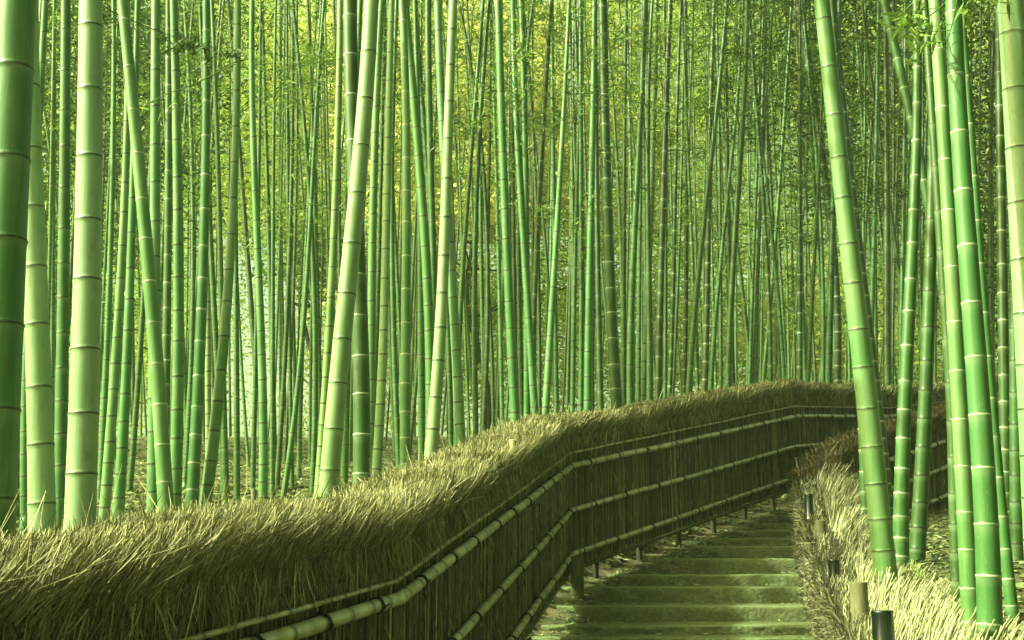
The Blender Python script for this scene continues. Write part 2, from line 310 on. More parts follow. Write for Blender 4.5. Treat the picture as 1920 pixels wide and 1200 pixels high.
# ------------------------------------------------------------------ brush fences
def resample(P, step):
    P = np.asarray(P, float); s = np.r_[0, np.cumsum(np.linalg.norm(np.diff(P[:, :2], axis=0), axis=1))]
    n = max(2, int(s[-1]/step)+1); t = np.linspace(0, s[-1], n)
    return t, np.stack([np.interp(t, s, P[:, k]) for k in range(P.shape[1])], 1)
def normal2(P):
    T = np.gradient(P[:, :2], axis=0); T /= np.linalg.norm(T, axis=1)[:, None]
    return T, np.stack([T[:, 1], -T[:, 0]], 1)        # right-hand side normal
def rail(P, r, parent, seed, name='rail', ties=.7, nodes=.27, tie_r=None, endext=0):
    """one bamboo pole from P[0] to P[-1]; ties as sub-parts"""
    P = np.asarray(P, float); L = np.linalg.norm(P[-1]-P[0]); rr = random.Random(seed)
    n = max(4, int(L/.03)); t = np.linspace(0, 1, n)
    s = np.r_[0, np.cumsum(np.linalg.norm(np.diff(P, axis=0), axis=1))]; s /= s[-1]
    Q = np.stack([np.interp(t, s, P[:, k]) for k in range(3)], 1)
    Q[:, 2] += .006*noise1(t*L*1.4, seed); 
    R = np.full(n, r); ring = np.zeros(n); x = rr.uniform(.05, nodes)
    while x < L:
        k = int(round(x/L*(n-1))); ring[k] = 1; R[k] = r*1.10
        if k+1 < n: R[k+1] = r*.985
        x += nodes*rr.uniform(.75, 1.3)
    R *= 1+.04*noise1(t*3, seed+5)
    mb = Mesh(); V, Fq = tube(Q, R, 10); rg = np.r_[np.repeat(ring, 10), 1, 1]
    mb.add(V, Fq, ring=rg); o = mb.build(name, M_rail, parent, smooth=True)
    if ties:
        x = rr.uniform(.2, ties*.8); T = (P[-1]-P[0])/L
        while x < L-.05:
            p = np.array([np.interp(x/L, t, Q[:, k]) for k in range(3)]); mt = Mesh()
            A = np.cross(T, (0, 0, 1)); A /= np.linalg.norm(A); B = np.cross(A, T)
            for off in (-.008, .004):
                a = np.linspace(0, 2*math.pi, 13); lean = rr.uniform(-.012, .012)
                C = p+(off+lean*np.sin(a))[:, None]*T+(r*1.13)*(np.cos(a)[:, None]*A+np.sin(a)[:, None]*B)
                v, f = tube(C, .0045 if r > .02 else .003, 6); mt.add(v, f)
            for q in range(3):           # knot tails
                e = p+A*(-r*1.2 if seed % 2 == 0 else r*1.2)*0+B*(r*.4)+T*rr.uniform(-.05, .05)+B*rr.uniform(-.05, .01)*1.0+A*rr.uniform(-.02, .02)+np.array(CURN)*r*1.2
                b_ = p+np.array(CURN)*r*1.1; m_ = (b_+e)/2+np.array(CURN)*.008
                v, f = tube([b_, m_, e], [.004, .0035, .0025], 6); mt.add(v, f)
            # empty parents cannot nest meshes cleanly beyond a level: tie is a sub-part of its rail
            ob = mt.build('tie', M_rope); ob.parent = o; ob.matrix_parent_inverse = Matrix.Translation(-Vector(parent.location)) if False else Matrix.Identity(4)
            x += ties*rr.uniform(.8, 1.2)
    return o
def brush(P, side, top_h, wid, dens, wfun, name, m, parent, seed, lean=.5, wild=1., hang=1., Lr=(.10, .24)):
    """thatch of combed twigs over the crest of a fence. P (n,3) = line of the thin rail; side = +1 path is on the right"""
    t, Q = resample(P, .04); T, Nn = normal2(Q); Nn = Nn*side; r = np.random.default_rng(seed)
    # solid core
    a = np.linspace(-.25, math.pi+.25, 12); crest = 1+.09*noise1(t*1.3, seed)
    cx = -.5*wid+.012
    rows = []
    for q in a:
        off = cx+np.cos(q)*wid*.46; h = top_h*.5+np.sin(q)*top_h*.42-top_h*.05
        hh = h*crest
        rows.append(np.stack([Q[:, 0]+Nn[:, 0]*off, Q[:, 1]+Nn[:, 1]*off, Q[:, 2]+hh], 1))
    n = len(Q); V = np.concatenate(rows); ii = (np.arange(len(a)-1)[:, None]*n+np.arange(n-1)[None]).ravel()
    mb = Mesh(); mb.add(V, np.stack([ii, ii+n, ii+n+1, ii+1], -1))
    m_ = len(a)
    for e_ in (0, n-1): mb.add(V[e_::n], np.array([(q, q+1, m_-2-q, m_-1-q) for q in range(m_//2-1)]))
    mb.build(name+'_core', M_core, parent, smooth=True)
    # strands
    d = Q[:, 1]; dw = dens(d); cum = np.cumsum(dw); N_ = int(cum[-1]*.04); cum /= cum[-1]
    k = np.searchsorted(cum, r.random(N_)); k = np.clip(k, 0, n-2); fr = r.random(N_)[:, None]
    base = Q[k]*(1-fr)+Q[k+1]*fr; Tk = T[k]; Nk = Nn[k]; cr = crest[k]
    ang = r.uniform(-.55, math.pi*.93, N_); kk = r.random(N_) < .30; ang[kk] = r.uniform(.9, 2.2, kk.sum())
    off = cx+np.cos(ang)*wid*.5; h = (top_h*.5+np.sin(ang)*top_h*.44)*cr
    B = base+np.c_[Nk*off[:, None], h]
    # direction: up, combed along the fence, slightly outward
    L = r.uniform(Lr[0], Lr[1], N_)*(1+.3*r.normal(size=N_)).clip(.4, 1.7)
    outw = np.cos(ang)*.30+r.normal(0, .16, N_)*wild; al = lean+r.normal(0, .30, N_)*wild; up = .85+r.normal(0, .2, N_)*wild
    low = ang < .3; up = np.where(low & (r.random(N_) < .5*hang), up*-1.0, up); al = np.where(up < 0, -al, al); outw = np.where(low, np.abs(outw)*.35+.1, outw)
    cl = noise2(B[:, 1]*1.0, B[:, 0]+B[:, 2], seed+7, 7., 4); al = al+.24*cl; outw = outw+.12*noise2(B[:, 1], B[:, 2], seed+8, 9., 3)
    D = np.c_[Nk*outw[:, None]+Tk*al[:, None], up]; D /= np.linalg.norm(D, axis=1)[:, None]
    # keep within the top: shorten those rising high
    room = (top_h*cr*1.0-(B[:, 2]-base[:, 2]))/np.maximum(D[:, 2], .1); hi = (D[:, 2] > 0) & (L > room); L = np.where(hi & (r.random(N_) < .985), np.maximum(room, 0)+r.uniform(.015, .06, N_), L)
    rm2 = (B[:, 2]-base[:, 2]-.015)/np.maximum(-D[:, 2], .1); L = np.where(D[:, 2] < 0, np.minimum(L, np.maximum(rm2, .01)), L)
    bend = r.normal(0, .10, (N_, 3)); bend[:, 2] -= .05
    mid = B+D*(L*.5)[:, None]; tip = B+D*L[:, None]+bend*L[:, None]
    B0 = B-D*np.minimum(L*.2, .03)[:, None]
    wd = wfun(B[:, 1])*r.uniform(.4, 1.9, N_)
    patch = .5+.22*noise2(B[:, 0]*1.0, B[:, 1]+B[:, 2]*2, seed+2, 3.)+.20*noise2(B[:, 1], B[:, 2]*1.3, seed+9, 12., 3)
    rnd = np.clip(r.beta(2.2, 2.2, N_)*.75+patch*.35-.08, 0, 1)
    v, f, rn = ribbons(B0, mid, tip, wd, rnd, seed+1)
    mb = Mesh(); mb.add(v, f, rnd=rn); return mb.build(name, m, parent)
def panel(P, side, zlow, spacing, parent, seed, m=None, back=True):
    """upright twig panel from P (thin-rail line) down by zlow"""
    t, Q = resample(P, .05); T, Nn = normal2(Q); Nn = Nn*side; r = np.random.default_rng(seed)
    mb = Mesh()
    n = len(Q); off = -.035
    a = Q.copy(); a[:, :2] += Nn*off; a[:, 2] += .16; b = a.copy(); b[:, 2] -= zlow+.14; c = a.copy(); c[:, :2] -= Nn*.10; e = c.copy(); e[:, 2] -= zlow+.03
    V = np.concatenate([a, b, c, e]); j = np.arange(n-1)
    mb.add(V, np.concatenate([np.stack([j+n, j+1+n, j+1, j], -1), np.stack([j+2*n, j+1+2*n, j+1+3*n, j+3*n], -1), np.stack([j+n, j+3*n, j+3*n+1, j+n+1], -1)]))
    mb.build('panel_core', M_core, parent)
    tot = t[-1]; mb = Mesh(); s = 0.; segs = []
    while s < tot:
        d = np.interp(s, t, Q[:, 1]); sp = spacing(d); segs.append((s, sp)); s += sp*.62
    N_ = len(segs); s = np.array([q[0] for q in segs]); sp = np.array([q[1] for q in segs])
    base = np.stack([np.interp(s, t, Q[:, k]) for k in range(3)], 1); Tk = np.stack([np.interp(s, t, T[:, k]) for k in range(2)], 1); Nk = np.stack([np.interp(s, t, Nn[:, k]) for k in range(2)], 1)
    rows = 6; hs = np.linspace(.04, -1, rows); V = np.zeros((N_, rows, 4, 3))
    dep = r.uniform(-.024, .0, N_); wob = r.normal(0, .0045, (N_, rows)); tilt = r.normal(0, .012, N_)
    zl = zlow*(1+r.normal(0, .012, N_)); rad = sp*r.uniform(.28, .62, N_)
    for k in range(rows):
        c = base.copy(); al = wob[:, k]+tilt*(k/rows-.5)*2; c[:, :2] += Tk*al[:, None]+Nk*dep[:, None]; c[:, 2] += (.05 if k == 0 else hs[k]*zl)
        rk = rad*r.uniform(.85, 1.15, N_)
        for q, (ca, sa) in enumerate(((-1, 0), (0, 1), (1, 0), (0, -1))):
            V[:, k, q, :2] = c[:, :2]+Tk*(ca*rk)[:, None]+Nk*(sa*rk)[:, None]; V[:, k, q, 2] = c[:, 2]
    V = V.reshape(-1, 3); i0 = np.arange(N_)[:, None, None]*rows*4+np.arange(rows-1)[None, :, None]*4; q = np.arange(4)[None, None]; qn = (q+1) % 4
    Fq = np.stack([i0+q+0*i0, i0+qn, i0+4+qn, i0+4+q], -1).reshape(-1, 4)
    rnd = np.repeat(np.clip(r.beta(1.6, 2.4, N_), 0, 1), rows*4)
    mb.add(V, Fq, rnd=rnd)
    # side twiglets
    K = int(N_*1.6); kk = r.integers(0, N_, K); hh = r.uniform(.02, 1, K)
    c = base[kk].copy(); c[:, :2] += Nk[kk]*.008; c[:, 2] -= hh*zlow
    D = np.c_[Tk[kk]*r.normal(0, .35, K)[:, None]+Nk[kk]*r.uniform(.0, .3, K)[:, None], -np.ones(K)*r.choice([1, 1, -1], K)]
    L = r.uniform(.03, .12, K)[:, None]
    v, f, rn = ribbons(c, c+D*L*.5, c+D*L, sp[kk]*.4, r.beta(2, 1.6, K), seed+4); mb.add(v, f, rnd=rn)
    return mb.build('twig_panel', m or M_twig, parent)
# tall fence left of the steps
E = [(np.array((-2.75, -1.2, 1.00)), .08), (at(340, 1200, 4.17), .08), (at(735, 1089, 6.08), .085), (at(1065, 850, 12.5), .14), (at(1486, 762, 17.6), .155), (at(1668, 765, 22), .155), (at(1785, 751, 25), .155), (at(1872, 736, 27.5), .155), (at(1990, 712, 30.5), .155)]
P = np.array([e[0] for e in E]); HA = np.array([e[1] for e in E])
fence = empty('brush_fence', (float(P[3][0]), float(P[3][1]), 1.6))
tag(fence, 'tall brush fence with thatched top and bamboo rails along the left of the steps', 'fence')
T, Nn = normal2(P)
seg_n = []
for k in range(len(P)-1):
    tt = P[k+1]-P[k]; tt = tt[:2]/np.linalg.norm(tt[:2]); seg_n.append(np.array((tt[1], -tt[0])))
panel(P, 1, 1.19, lambda d: np.interp(d, [3, 6, 12, 20, 30], [.010, .011, .016, .022, .035]), fence, 21)
brush(P, 1, .375, .46, lambda d: np.interp(d, [-1, 2, 3, 5, 8, 12, 18, 30], [150, 800, 7600, 7200, 5600, 4200, 2800, 1000]), lambda d: np.interp(d, [2, 5, 12, 20, 30], [.0024, .0029, .0044, .0065, .010]), 'brush_top', M_brush, fence, 31, lean=.42, wild=1.0)
for k in range(len(P)-1):
    n3 = np.append(seg_n[k], 0)
    CURN = n3
    for (nm, dz0, dz1, r_, ti) in (('thin_rail', 0, 0, .012, .0), ('rail', HA[k], HA[k+1], .033, .66), ('rail', .60, .60, .029, .7), ('rail', 1.05, 1.05, .028, .7)):
        a = P[k]-(0, 0, dz0)+n3*(r_+.012); b = P[k+1]-(0, 0, dz1)+n3*(r_+.012)
        # at inside corners poles stop just short, at outside corners they meet
        nk = seg_n[k+1] if k+1 < len(seg_n) else seg_n[k]; tt = (b-a)/np.linalg.norm(b-a)
        b = b+tt*(.015 if np.cross(seg_n[k], nk) > 0 else -.015)
        rail([a, b], r_, fence, 100+k*7+int(dz0*10), nm, ti, .27 if r_ > .02 else .2)
    # base board and stub posts
    mb = Mesh(); a = P[k]-(0, 0, 1.215)+n3*.005; b = P[k+1]-(0, 0, 1.215)+n3*.005; L = np.linalg.norm(b-a); ax = (b-a)/L; az = np.cross(ax, n3)
    az = az/np.linalg.norm(az); v, f = box((a+b)/2, L/2-.01, .016, .018, ax, n3, az); mb.add(v, f); mb.build('base_board', M_wood, fence)
    if k in (2, 3, 4):
        for q in ([.0] if k == 2 else np.arange(.09, 1, .155 if k == 3 else .25)):
            if k == 2: continue
            c = a+(b-a)*q; mb = Mesh(); v, f = tube([c-(0, 0, .42)-n3*.03, c+(0, 0, -.02)-n3*.03], .036, 8); mb.add(v, f); mb.build('post', M_bark, fence)
# square corner post
c = at(1082, 1075, 12.25); mb = Mesh(); v, f = box((c[0], c[1], c[2]-.08), .065, .065, .25); mb.add(v, f)
o = mb.build('corner_post', M_wood, fence); bv = o.modifiers.new('b', 'BEVEL'); bv.width = .008
# vertical split cane on corner K2
mb = Mesh(); c = P[4]+np.append(seg_n[3], 0)*.02; v, f = tube([c+(0, 0, .03), c-(0, 0, 1.1)], .010, 6); mb.add(v, f, ring=0); mb.build('corner_cane', M_rail, fence)
# second brush fence, far side of the path
Q = [at(1532, 925, 15.5), at(1612, 858, 16.4), at(1700, 830, 17.4), at(1790, 800, 18.7), at(1900, 772, 20.5), at(2010, 740, 22.5)]
P2 = np.array(Q); fence2 = empty('brush_fence', (5, 17, 2.4))
tag(fence2, 'shaded brush fence with three bamboo rails, partly hidden behind the right-hand culms', 'fence')
panel(P2, 1, 1.35, lambda d: .024, fence2, 51)
brush(P2, 1, .30, .42, lambda d: np.interp(d, [15, 22], [2600, 1500]), lambda d: np.full_like(d, .0075), 'brush_top', M_brushfar, fence2, 53, lean=-.2, wild=1.5)
seg2 = []
for k in range(len(P2)-1):
    tt = P2[k+1]-P2[k]; tt = tt[:2]/np.linalg.norm(tt[:2]); n3 = np.array((tt[1], -tt[0], 0)); CURN = n3
    for dz in (.16, .56, .98):
        rail([P2[k]-(0, 0, dz)+n3*.045, P2[k+1]-(0, 0, dz)+n3*.045], .034, fence2, 300+k*5+int(dz*10), 'rail', .36, .2)
# low brush hedge along the right of the steps
HB = np.array([(1.10, 2.2, 1.30), (1.45, 4.0, 1.37), (1.86, 5.8, 1.50), (2.16, 7.3, 1.62), (2.90, 10.5, 1.84), (3.15, 11.9, 2.24), (3.42, 13.2, 2.55), (3.80, 15.0, 2.95), (3.98, 15.7, 3.12)])
low = empty('low_brush_hedge', (2.9, 10.5, 1.2))
tag(low, 'low straw-coloured brush hedge bound with cane along the right of the steps', 'hedge')
PH = HB.copy(); PH[:, 0] += .11
t, Q = resample(PH, .05); T, Nn = normal2(Q); Nn = -Nn; n = len(Q)     # Nn towards the path (left)
zb = np.interp(Q[:, 1], ZP[:, 0], ZP[:, 1])-.15
def lump(s, h):
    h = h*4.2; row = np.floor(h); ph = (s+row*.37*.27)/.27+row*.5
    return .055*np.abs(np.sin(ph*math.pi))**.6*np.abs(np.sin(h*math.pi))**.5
rows = []
for off, hz in [(.30-.05*q, q) for q in np.linspace(0, .92, 16)]+[(.06, 1.), (-.10, .98), (-.2, .6), (-.24, .2)]:
    ofl = off+(lump(t, hz*np.ones(n)) if off > .2 else 0); rows.append(np.stack([Q[:, 0]+Nn[:, 0]*ofl, Q[:, 1]+Nn[:, 1]*ofl, zb+(Q[:, 2]-.10-zb)*hz], 1))
V = np.concatenate(rows); ii = (np.arange(19)[:, None]*n+np.arange(n-1)[None]).ravel()
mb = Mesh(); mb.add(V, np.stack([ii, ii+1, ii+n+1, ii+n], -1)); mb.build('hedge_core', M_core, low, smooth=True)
r = np.random.default_rng(61); N_ = 40000
dens = np.interp(Q[:, 1], [2, 5, 8, 16], [.6, 2.0, 1.4, 1.0]); cum = np.cumsum(dens); cum /= cum[-1]
k = np.clip(np.searchsorted(cum, r.random(N_)), 0, n-2); fr = r.random(N_)[:, None]; base = Q[k]*(1-fr)+Q[k+1]*fr; Nk = Nn[k]; Tk = T[k]
u = r.random(N_); face = u < .45                                # path-side face, else crest
hz = np.where(face, r.uniform(0, 1, N_), 1.); off = np.where(face, .305-.05*hz+lump(t[k], hz), r.uniform(-.26, .24, N_)); zz = zb[k]+.1+(base[:, 2]-zb[k]-.2)*hz
lmp = lump(t[k], hz)
B = np.c_[base[:, :2]+Nk*off[:, None], zz-np.where(face, 0, r.uniform(0, .12, N_))]
outw = np.where(face, r.uniform(.1, .6, N_), -.30-1.3*(.1-off)+r.normal(0, .2, N_)); al = np.where(face, r.normal(.1, .5, N_), r.normal(.0, .28, N_)); up = np.where(face, r.normal(.2, .7, N_), 1.)
D = np.c_[Nk*outw[:, None]+Tk*al[:, None], up]; D /= np.linalg.norm(D, axis=1)[:, None]
L = np.where(face, r.uniform(.04, .13, N_), r.uniform(.08, .24, N_)*np.interp(B[:, 1], [5, 16], [1., 1.25])*(1+.5*noise1(t[k]*5, 8)).clip(.5, 1.5)*np.where(off > .05, .32, 1.))
wd = np.interp(B[:, 1], [3, 6, 10, 16], [.0050, .0062, .0068, .0085])*r.uniform(.6, 1.4, N_)
rnd = np.clip(r.beta(1.8, 1.5, N_)+.25*noise2(B[:, 0]*2, B[:, 1]*2+B[:, 2]*3, 66, 3.), 0, 1)
v, f, rn = ribbons(B-D*.04, B+D*(L*.5)[:, None], B+D*L[:, None]+r.normal(0, .012, (N_, 3)), wd, rnd, 62)
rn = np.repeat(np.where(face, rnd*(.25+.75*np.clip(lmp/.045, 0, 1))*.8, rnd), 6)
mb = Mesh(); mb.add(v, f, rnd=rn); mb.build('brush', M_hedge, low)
# thick stalks near the camera
N_ = 1500; k = np.clip(np.searchsorted(t, r.uniform(1.5, 7.5, N_)), 0, n-2); base = Q[k]; Nk = Nn[k]; Tk = T[k]; off = r.uniform(-.26, .1, N_)
B = np.c_[base[:, :2]+Nk*off[:, None], base[:, 2]-.12]; D = np.c_[Nk*(-.45-1.3*(.1-off)+r.normal(0, .18, N_))[:, None]+Tk*r.normal(.0, .25, N_)[:, None], np.ones(N_)]; D /= np.linalg.norm(D, axis=1)[:, None]
mb = Mesh()
for q in range(N_):
    L = r.uniform(.14, .33); rad = r.uniform(.0026, .0050); b_ = B[q]; e_ = b_+D[q]*L; m_ = (b_+e_)/2+r.normal(0, .006, 3)
    v, f = tube([b_, m_, e_], [rad, rad*.95, rad*.8], 6); mb.add(v, f, rnd=np.full(len(v), r.uniform(.55, 1)))
mb.build('stalk_tuft', M_hedge, low)
CURN = np.array((-1., 0, 0))
for h_, s0, r_ in ((.55, 71, .022), (.27, 72, .020)):
    sel = (Q[:, 1] > 4) & (Q[:, 1] < 15.3); qq = Q[sel][::6]; nn = Nn[sel][::6]; z0 = zb[sel][::6]
    path = np.c_[qq[:, :2]+nn*(.345-.05*h_), z0+.1+(qq[:, 2]-z0-.1)*h_]
    rail(path, r_, low, s0, 'rail', .34, .2)
# pipes and posts along the low hedge
def post(px, py, d, wpx, kind, label, h=.62):
    p = at(px, py, d); rad = wpx/2/F*d; z0 = float(p[2])-h; ob = Mesh()
    zs = [z0, p[2]-.012, p[2]-.004, p[2]]
    V, Fq = tube([(p[0], p[1], z) for z in zs], [rad, rad, rad*.99, rad*.93], 20)
    ob.add(V, Fq)
    if kind == 'pipe':
        o = ob.build('pipe_post', M_pipe, None, True); o.data.shade_auto_smooth if False else None
        tag(o, label, 'post', 'black pipe posts in the low hedge')
    else:
        o = ob.build('wooden_post', M_wood if kind == 'wood' else M_woodp, None, False); tag(o, label, 'post', 'wooden posts in the low hedge')
    for p_ in o.data.polygons:
        if abs(p_.normal.z) > .6: p_.use_smooth = False
    return o
post(1654, 1144, 5.75, 39, 'pipe', 'glossy black pipe post nearest the camera, widest of the hedge pipes')
post(1563, 1049, 10.3, 21, 'pipe', 'glossy black pipe post between the two wooden posts of the low hedge')
post(1516, 926, 13.1, 16, 'pipe', 'black pipe post just above the farther wooden post in the low hedge')
post(1494, 858, 15.9, 12, 'pipe', 'smallest black pipe post at the top end of the low hedge')
post(1609, 1091, 7.4, 32, 'woodp', 'round grey wooden post in the hedge behind the widest black pipe')
post(1538, 976, 12.0, 20, 'wood', 'mossy green wooden post in the middle of the low hedge')
# stumps in the thatch of the tall fence
def stump(px, py, d, wpx, hpx, label):
    p = at(px, py, d); r_ = wpx/2/F*d; h = hpx/F*d; mb = Mesh()
    V, Fq = tube([(p[0], p[1], p[2]-h-.15), (p[0]+.004, p[1], p[2]-.006), (p[0]+.004, p[1], p[2])], [r_*1.05, r_, r_*.9], 12); mb.add(V, Fq)
    return tag(mb.build('stake', M_cut, None, True), label, 'stake')
for (a, b, da, db, lb) in (((392, 932), (474, 914), 14.2, 15.6, 'dead bamboo stick lying on the grove floor left of the sky gap base'), ((538, 911), (582, 904), 16.4, 16.8, 'short dead stick lying between slim culms near the stout pale leaner')):
    pa, pb = at(*a, da), at(*b, db)
    pa[2] = float(ground(pa[0], pa[1]))+.03; pb[2] = float(ground(pb[0], pb[1]))+.08; mb = Mesh(); v, f = tube([pa, (pa+pb)/2+(0, 0, .03), pb], [.016, .014, .010], 8); mb.add(v, f)
    tag(mb.build('dead_stick', M_bark), lb, 'stick')
sp0 = at(476, 922, 14.8); sp0[2] = float(ground(sp0[0], sp0[1])); mb = Mesh(); v, f = tube([sp0-(0, 0, .1), sp0+(0, 0, .16), sp0+(0, 0, .17)], [.036, .034, .030], 12); mb.add(v, f)
tag(mb.build('bamboo_stump', M_woodp), 'short sawn bamboo stump on the grove floor below the sky gap', 'stump')
stump(960, 824, 9.3, 12, 11, 'pale sawn wooden stake poking out of the thatch near the fence bend')
# ------------------------------------------------------------------ bamboo
def culm_mesh(pts, wt, wb, d, ring, sides, seed, ztop_extra):
    rr = np.random.default_rng(seed)
    ys = np.array([p[1] for p in pts], float); xs = np.array([p[0] for p in pts], float)
    o = np.argsort(ys); ys, xs = ys[o], xs[o]
    deg = 1 if len(xs) == 2 else (2 if len(xs) < 5 else 3)
    cf = np.polyfit(ys, xs, deg)
    def X(y):
        y = np.asarray(y, float); lo, hi = ys[0], ys[-1]; yc = np.clip(y, lo, hi); v = np.polyval(cf, yc)
        g = (np.polyval(cf, np.clip(yc+25, lo, hi))-np.polyval(cf, np.clip(yc-25, lo, hi)))/(np.clip(yc+25, lo, hi)-np.clip(yc-25, lo, hi))
        return v+g*(y-yc)
    yy = np.arange(-260, 2200, 12.)[::-1]
    dep = rr.normal(0, .010)                              # lean in depth
    W = []
    for y in yy:
        p = at(float(X(y)), y, d); W.append(p)
    W = np.array(W)
    # find ground crossing walking up from below
    gz = ground(W[:, 0], W[:, 1]); k = np.nonzero(W[:, 2] > gz-.12)[0][0]; W = W[k:]; yy = yy[k:]
    zg = W[0, 2]; W[:, 1] += dep*(W[:, 2]-zg)
    s = np.r_[0, np.cumsum(np.linalg.norm(np.diff(W, axis=0), axis=1))]
    wpx = np.interp(yy, [0, ys[-1]], [wt, wb]) if True else 0
    wpx = np.where(yy < 0, wt+(yy)*(wb-wt)/max(200, ys[-1])*.6, wpx); wpx = np.where(yy > ys[-1], wb*1.02, wpx)
    Rr = np.maximum(wpx/2/F*1.07*d, .006)
    Lz = []; x = rr.uniform(.02, .1); nodes = []
    while x < s[-1]:
        nodes.append(x); hgt = x; L = np.interp(hgt, [0, .5, 1.5, 3, 6], [.13, .20, .27, .33, .38])*np.interp(Rr.mean(), [.02, .06], [.9, 1.0])*NODEK
        x += L*rr.uniform(.9, 1.1)
    nodes = np.array(nodes); ss = []; R_ = []; rg = []; wx = []; sg = []; bl = []
    rad = lambda q: np.interp(q, s, Rr)
    dh = .0068 if d < 9 else (.0105 if d < 16 else .016)
    for a, b in zip(nodes[:-1], nodes[1:]):
        v = rr.random(); r0 = rad(a)
        prof = [(-dh*1.0, 1.01, 0, 0.), (-dh*.4, 1.045, 1., 0.), (dh*.45, 1.02, 1., 0), (dh*1.1, .995, 0., 0.), (dh*3, .985, 0, 0)]
        if ring == 'w': prof = [(-dh*1.1, 1.01, 0., .0), (-dh*.45, 1.03, 0., .8), (dh*.15, 1.025, .0, .7), (dh*.6, .995, .6, 0.), (dh*1.6, .985, 0, 0)]
        for of, rk, g_, w_ in prof: ss.append(a+of); R_.append(r0*rk); rg.append(g_*rr.uniform(.75, 1)); wx.append(w_*rr.uniform(.25, 1)); sg.append(v); bl.append(.55 if of < 0 else 0)
        for q in (.35, .7): ss.append(a+(b-a)*q); R_.append(rad(a+(b-a)*q)*.985); rg.append(0); wx.append(0); sg.append(v); bl.append(0)
        for q_, b_l in ((.045, .12), (.022, .4)): ss.append(b-q_); R_.append(rad(b)*.99); rg.append(0); wx.append(.0); sg.append(v); bl.append(b_l)
    ss = np.array(ss); o = np.argsort(ss); ss = ss[o]; R_ = np.array(R_)[o]; rg = np.array(rg)[o]; wx = np.array(wx)[o]; sg = np.array(sg)[o]; bl = np.array(bl)[o]
    C = np.stack([np.interp(ss, s, W[:, k]) for k in range(3)], 1)
    if len(C) < 4: return None, None, None
    # smooth centre line of kinks
    V, Fq = tube(C, R_, sides); rp = lambda a: np.r_[np.repeat(a, sides), a[0], a[-1]]
    me = npmesh('culm', V, Fq, dict(ring=rp(rg), wax=rp(wx), seg=rp(sg), bloom=rp(bl)), True)
    return me, C, nodes
NODEK = 1.0
def crown(C, zmin, n, seed, m, parent, Lb=(.7, 1.8), leafL=.13, nl=26, bias=0):
    r = np.random.default_rng(seed); z = C[:, 2]; ok = np.nonzero(z > zmin)[0]
    if len(ok) < 3: return
    mb = Mesh(); LC = []
    for q in range(n):
        p = C[r.choice(ok)]; a = r.uniform(0, 2*math.pi); L = r.uniform(*Lb); el = r.uniform(.1, .9)
        dv = np.array((math.cos(a)*math.cos(el), math.sin(a)*math.cos(el), math.sin(el)))
        tt = np.linspace(0, 1, 5)[:, None]; Pb = p+dv*L*tt+np.array((0, 0, -1))*(tt**2)*L*.35
        v, f = tube(Pb, np.linspace(.006, .002, 5), 4); mb.add(v, f, rnd=np.full(len(v), .15))
        for w_ in range(3):
            t0 = r.uniform(.3, 1); b0 = p+dv*L*t0+np.array((0, 0, -1))*t0**2*L*.35
            d2 = r.normal(size=3); d2[2] = d2[2]*.4-.1; d2 /= np.linalg.norm(d2); L2 = r.uniform(.2, .55)
            v, f = tube([b0, b0+d2*L2*.5, b0+d2*L2-(0, 0, .05)], [.0028, .002, .0014], 4); mb.add(v, f, rnd=np.full(len(v), .15))
            k = nl//3; tl = r.uniform(.2, 1.05, k)[:, None]; LC.append(b0+d2*L2*tl+r.normal(0, .05, (k, 3)))
    LC = np.concatenate(LC); v, f, rn = leaves(LC, leafL*r.uniform(.7, 1.3, len(LC)), leafL*.17, np.clip(r.beta(2, 2, len(LC))+bias, 0, 1), seed+1, .5)
    mb.add(v, f, rnd=rn); return mb.build('leafy_crown', m, parent)
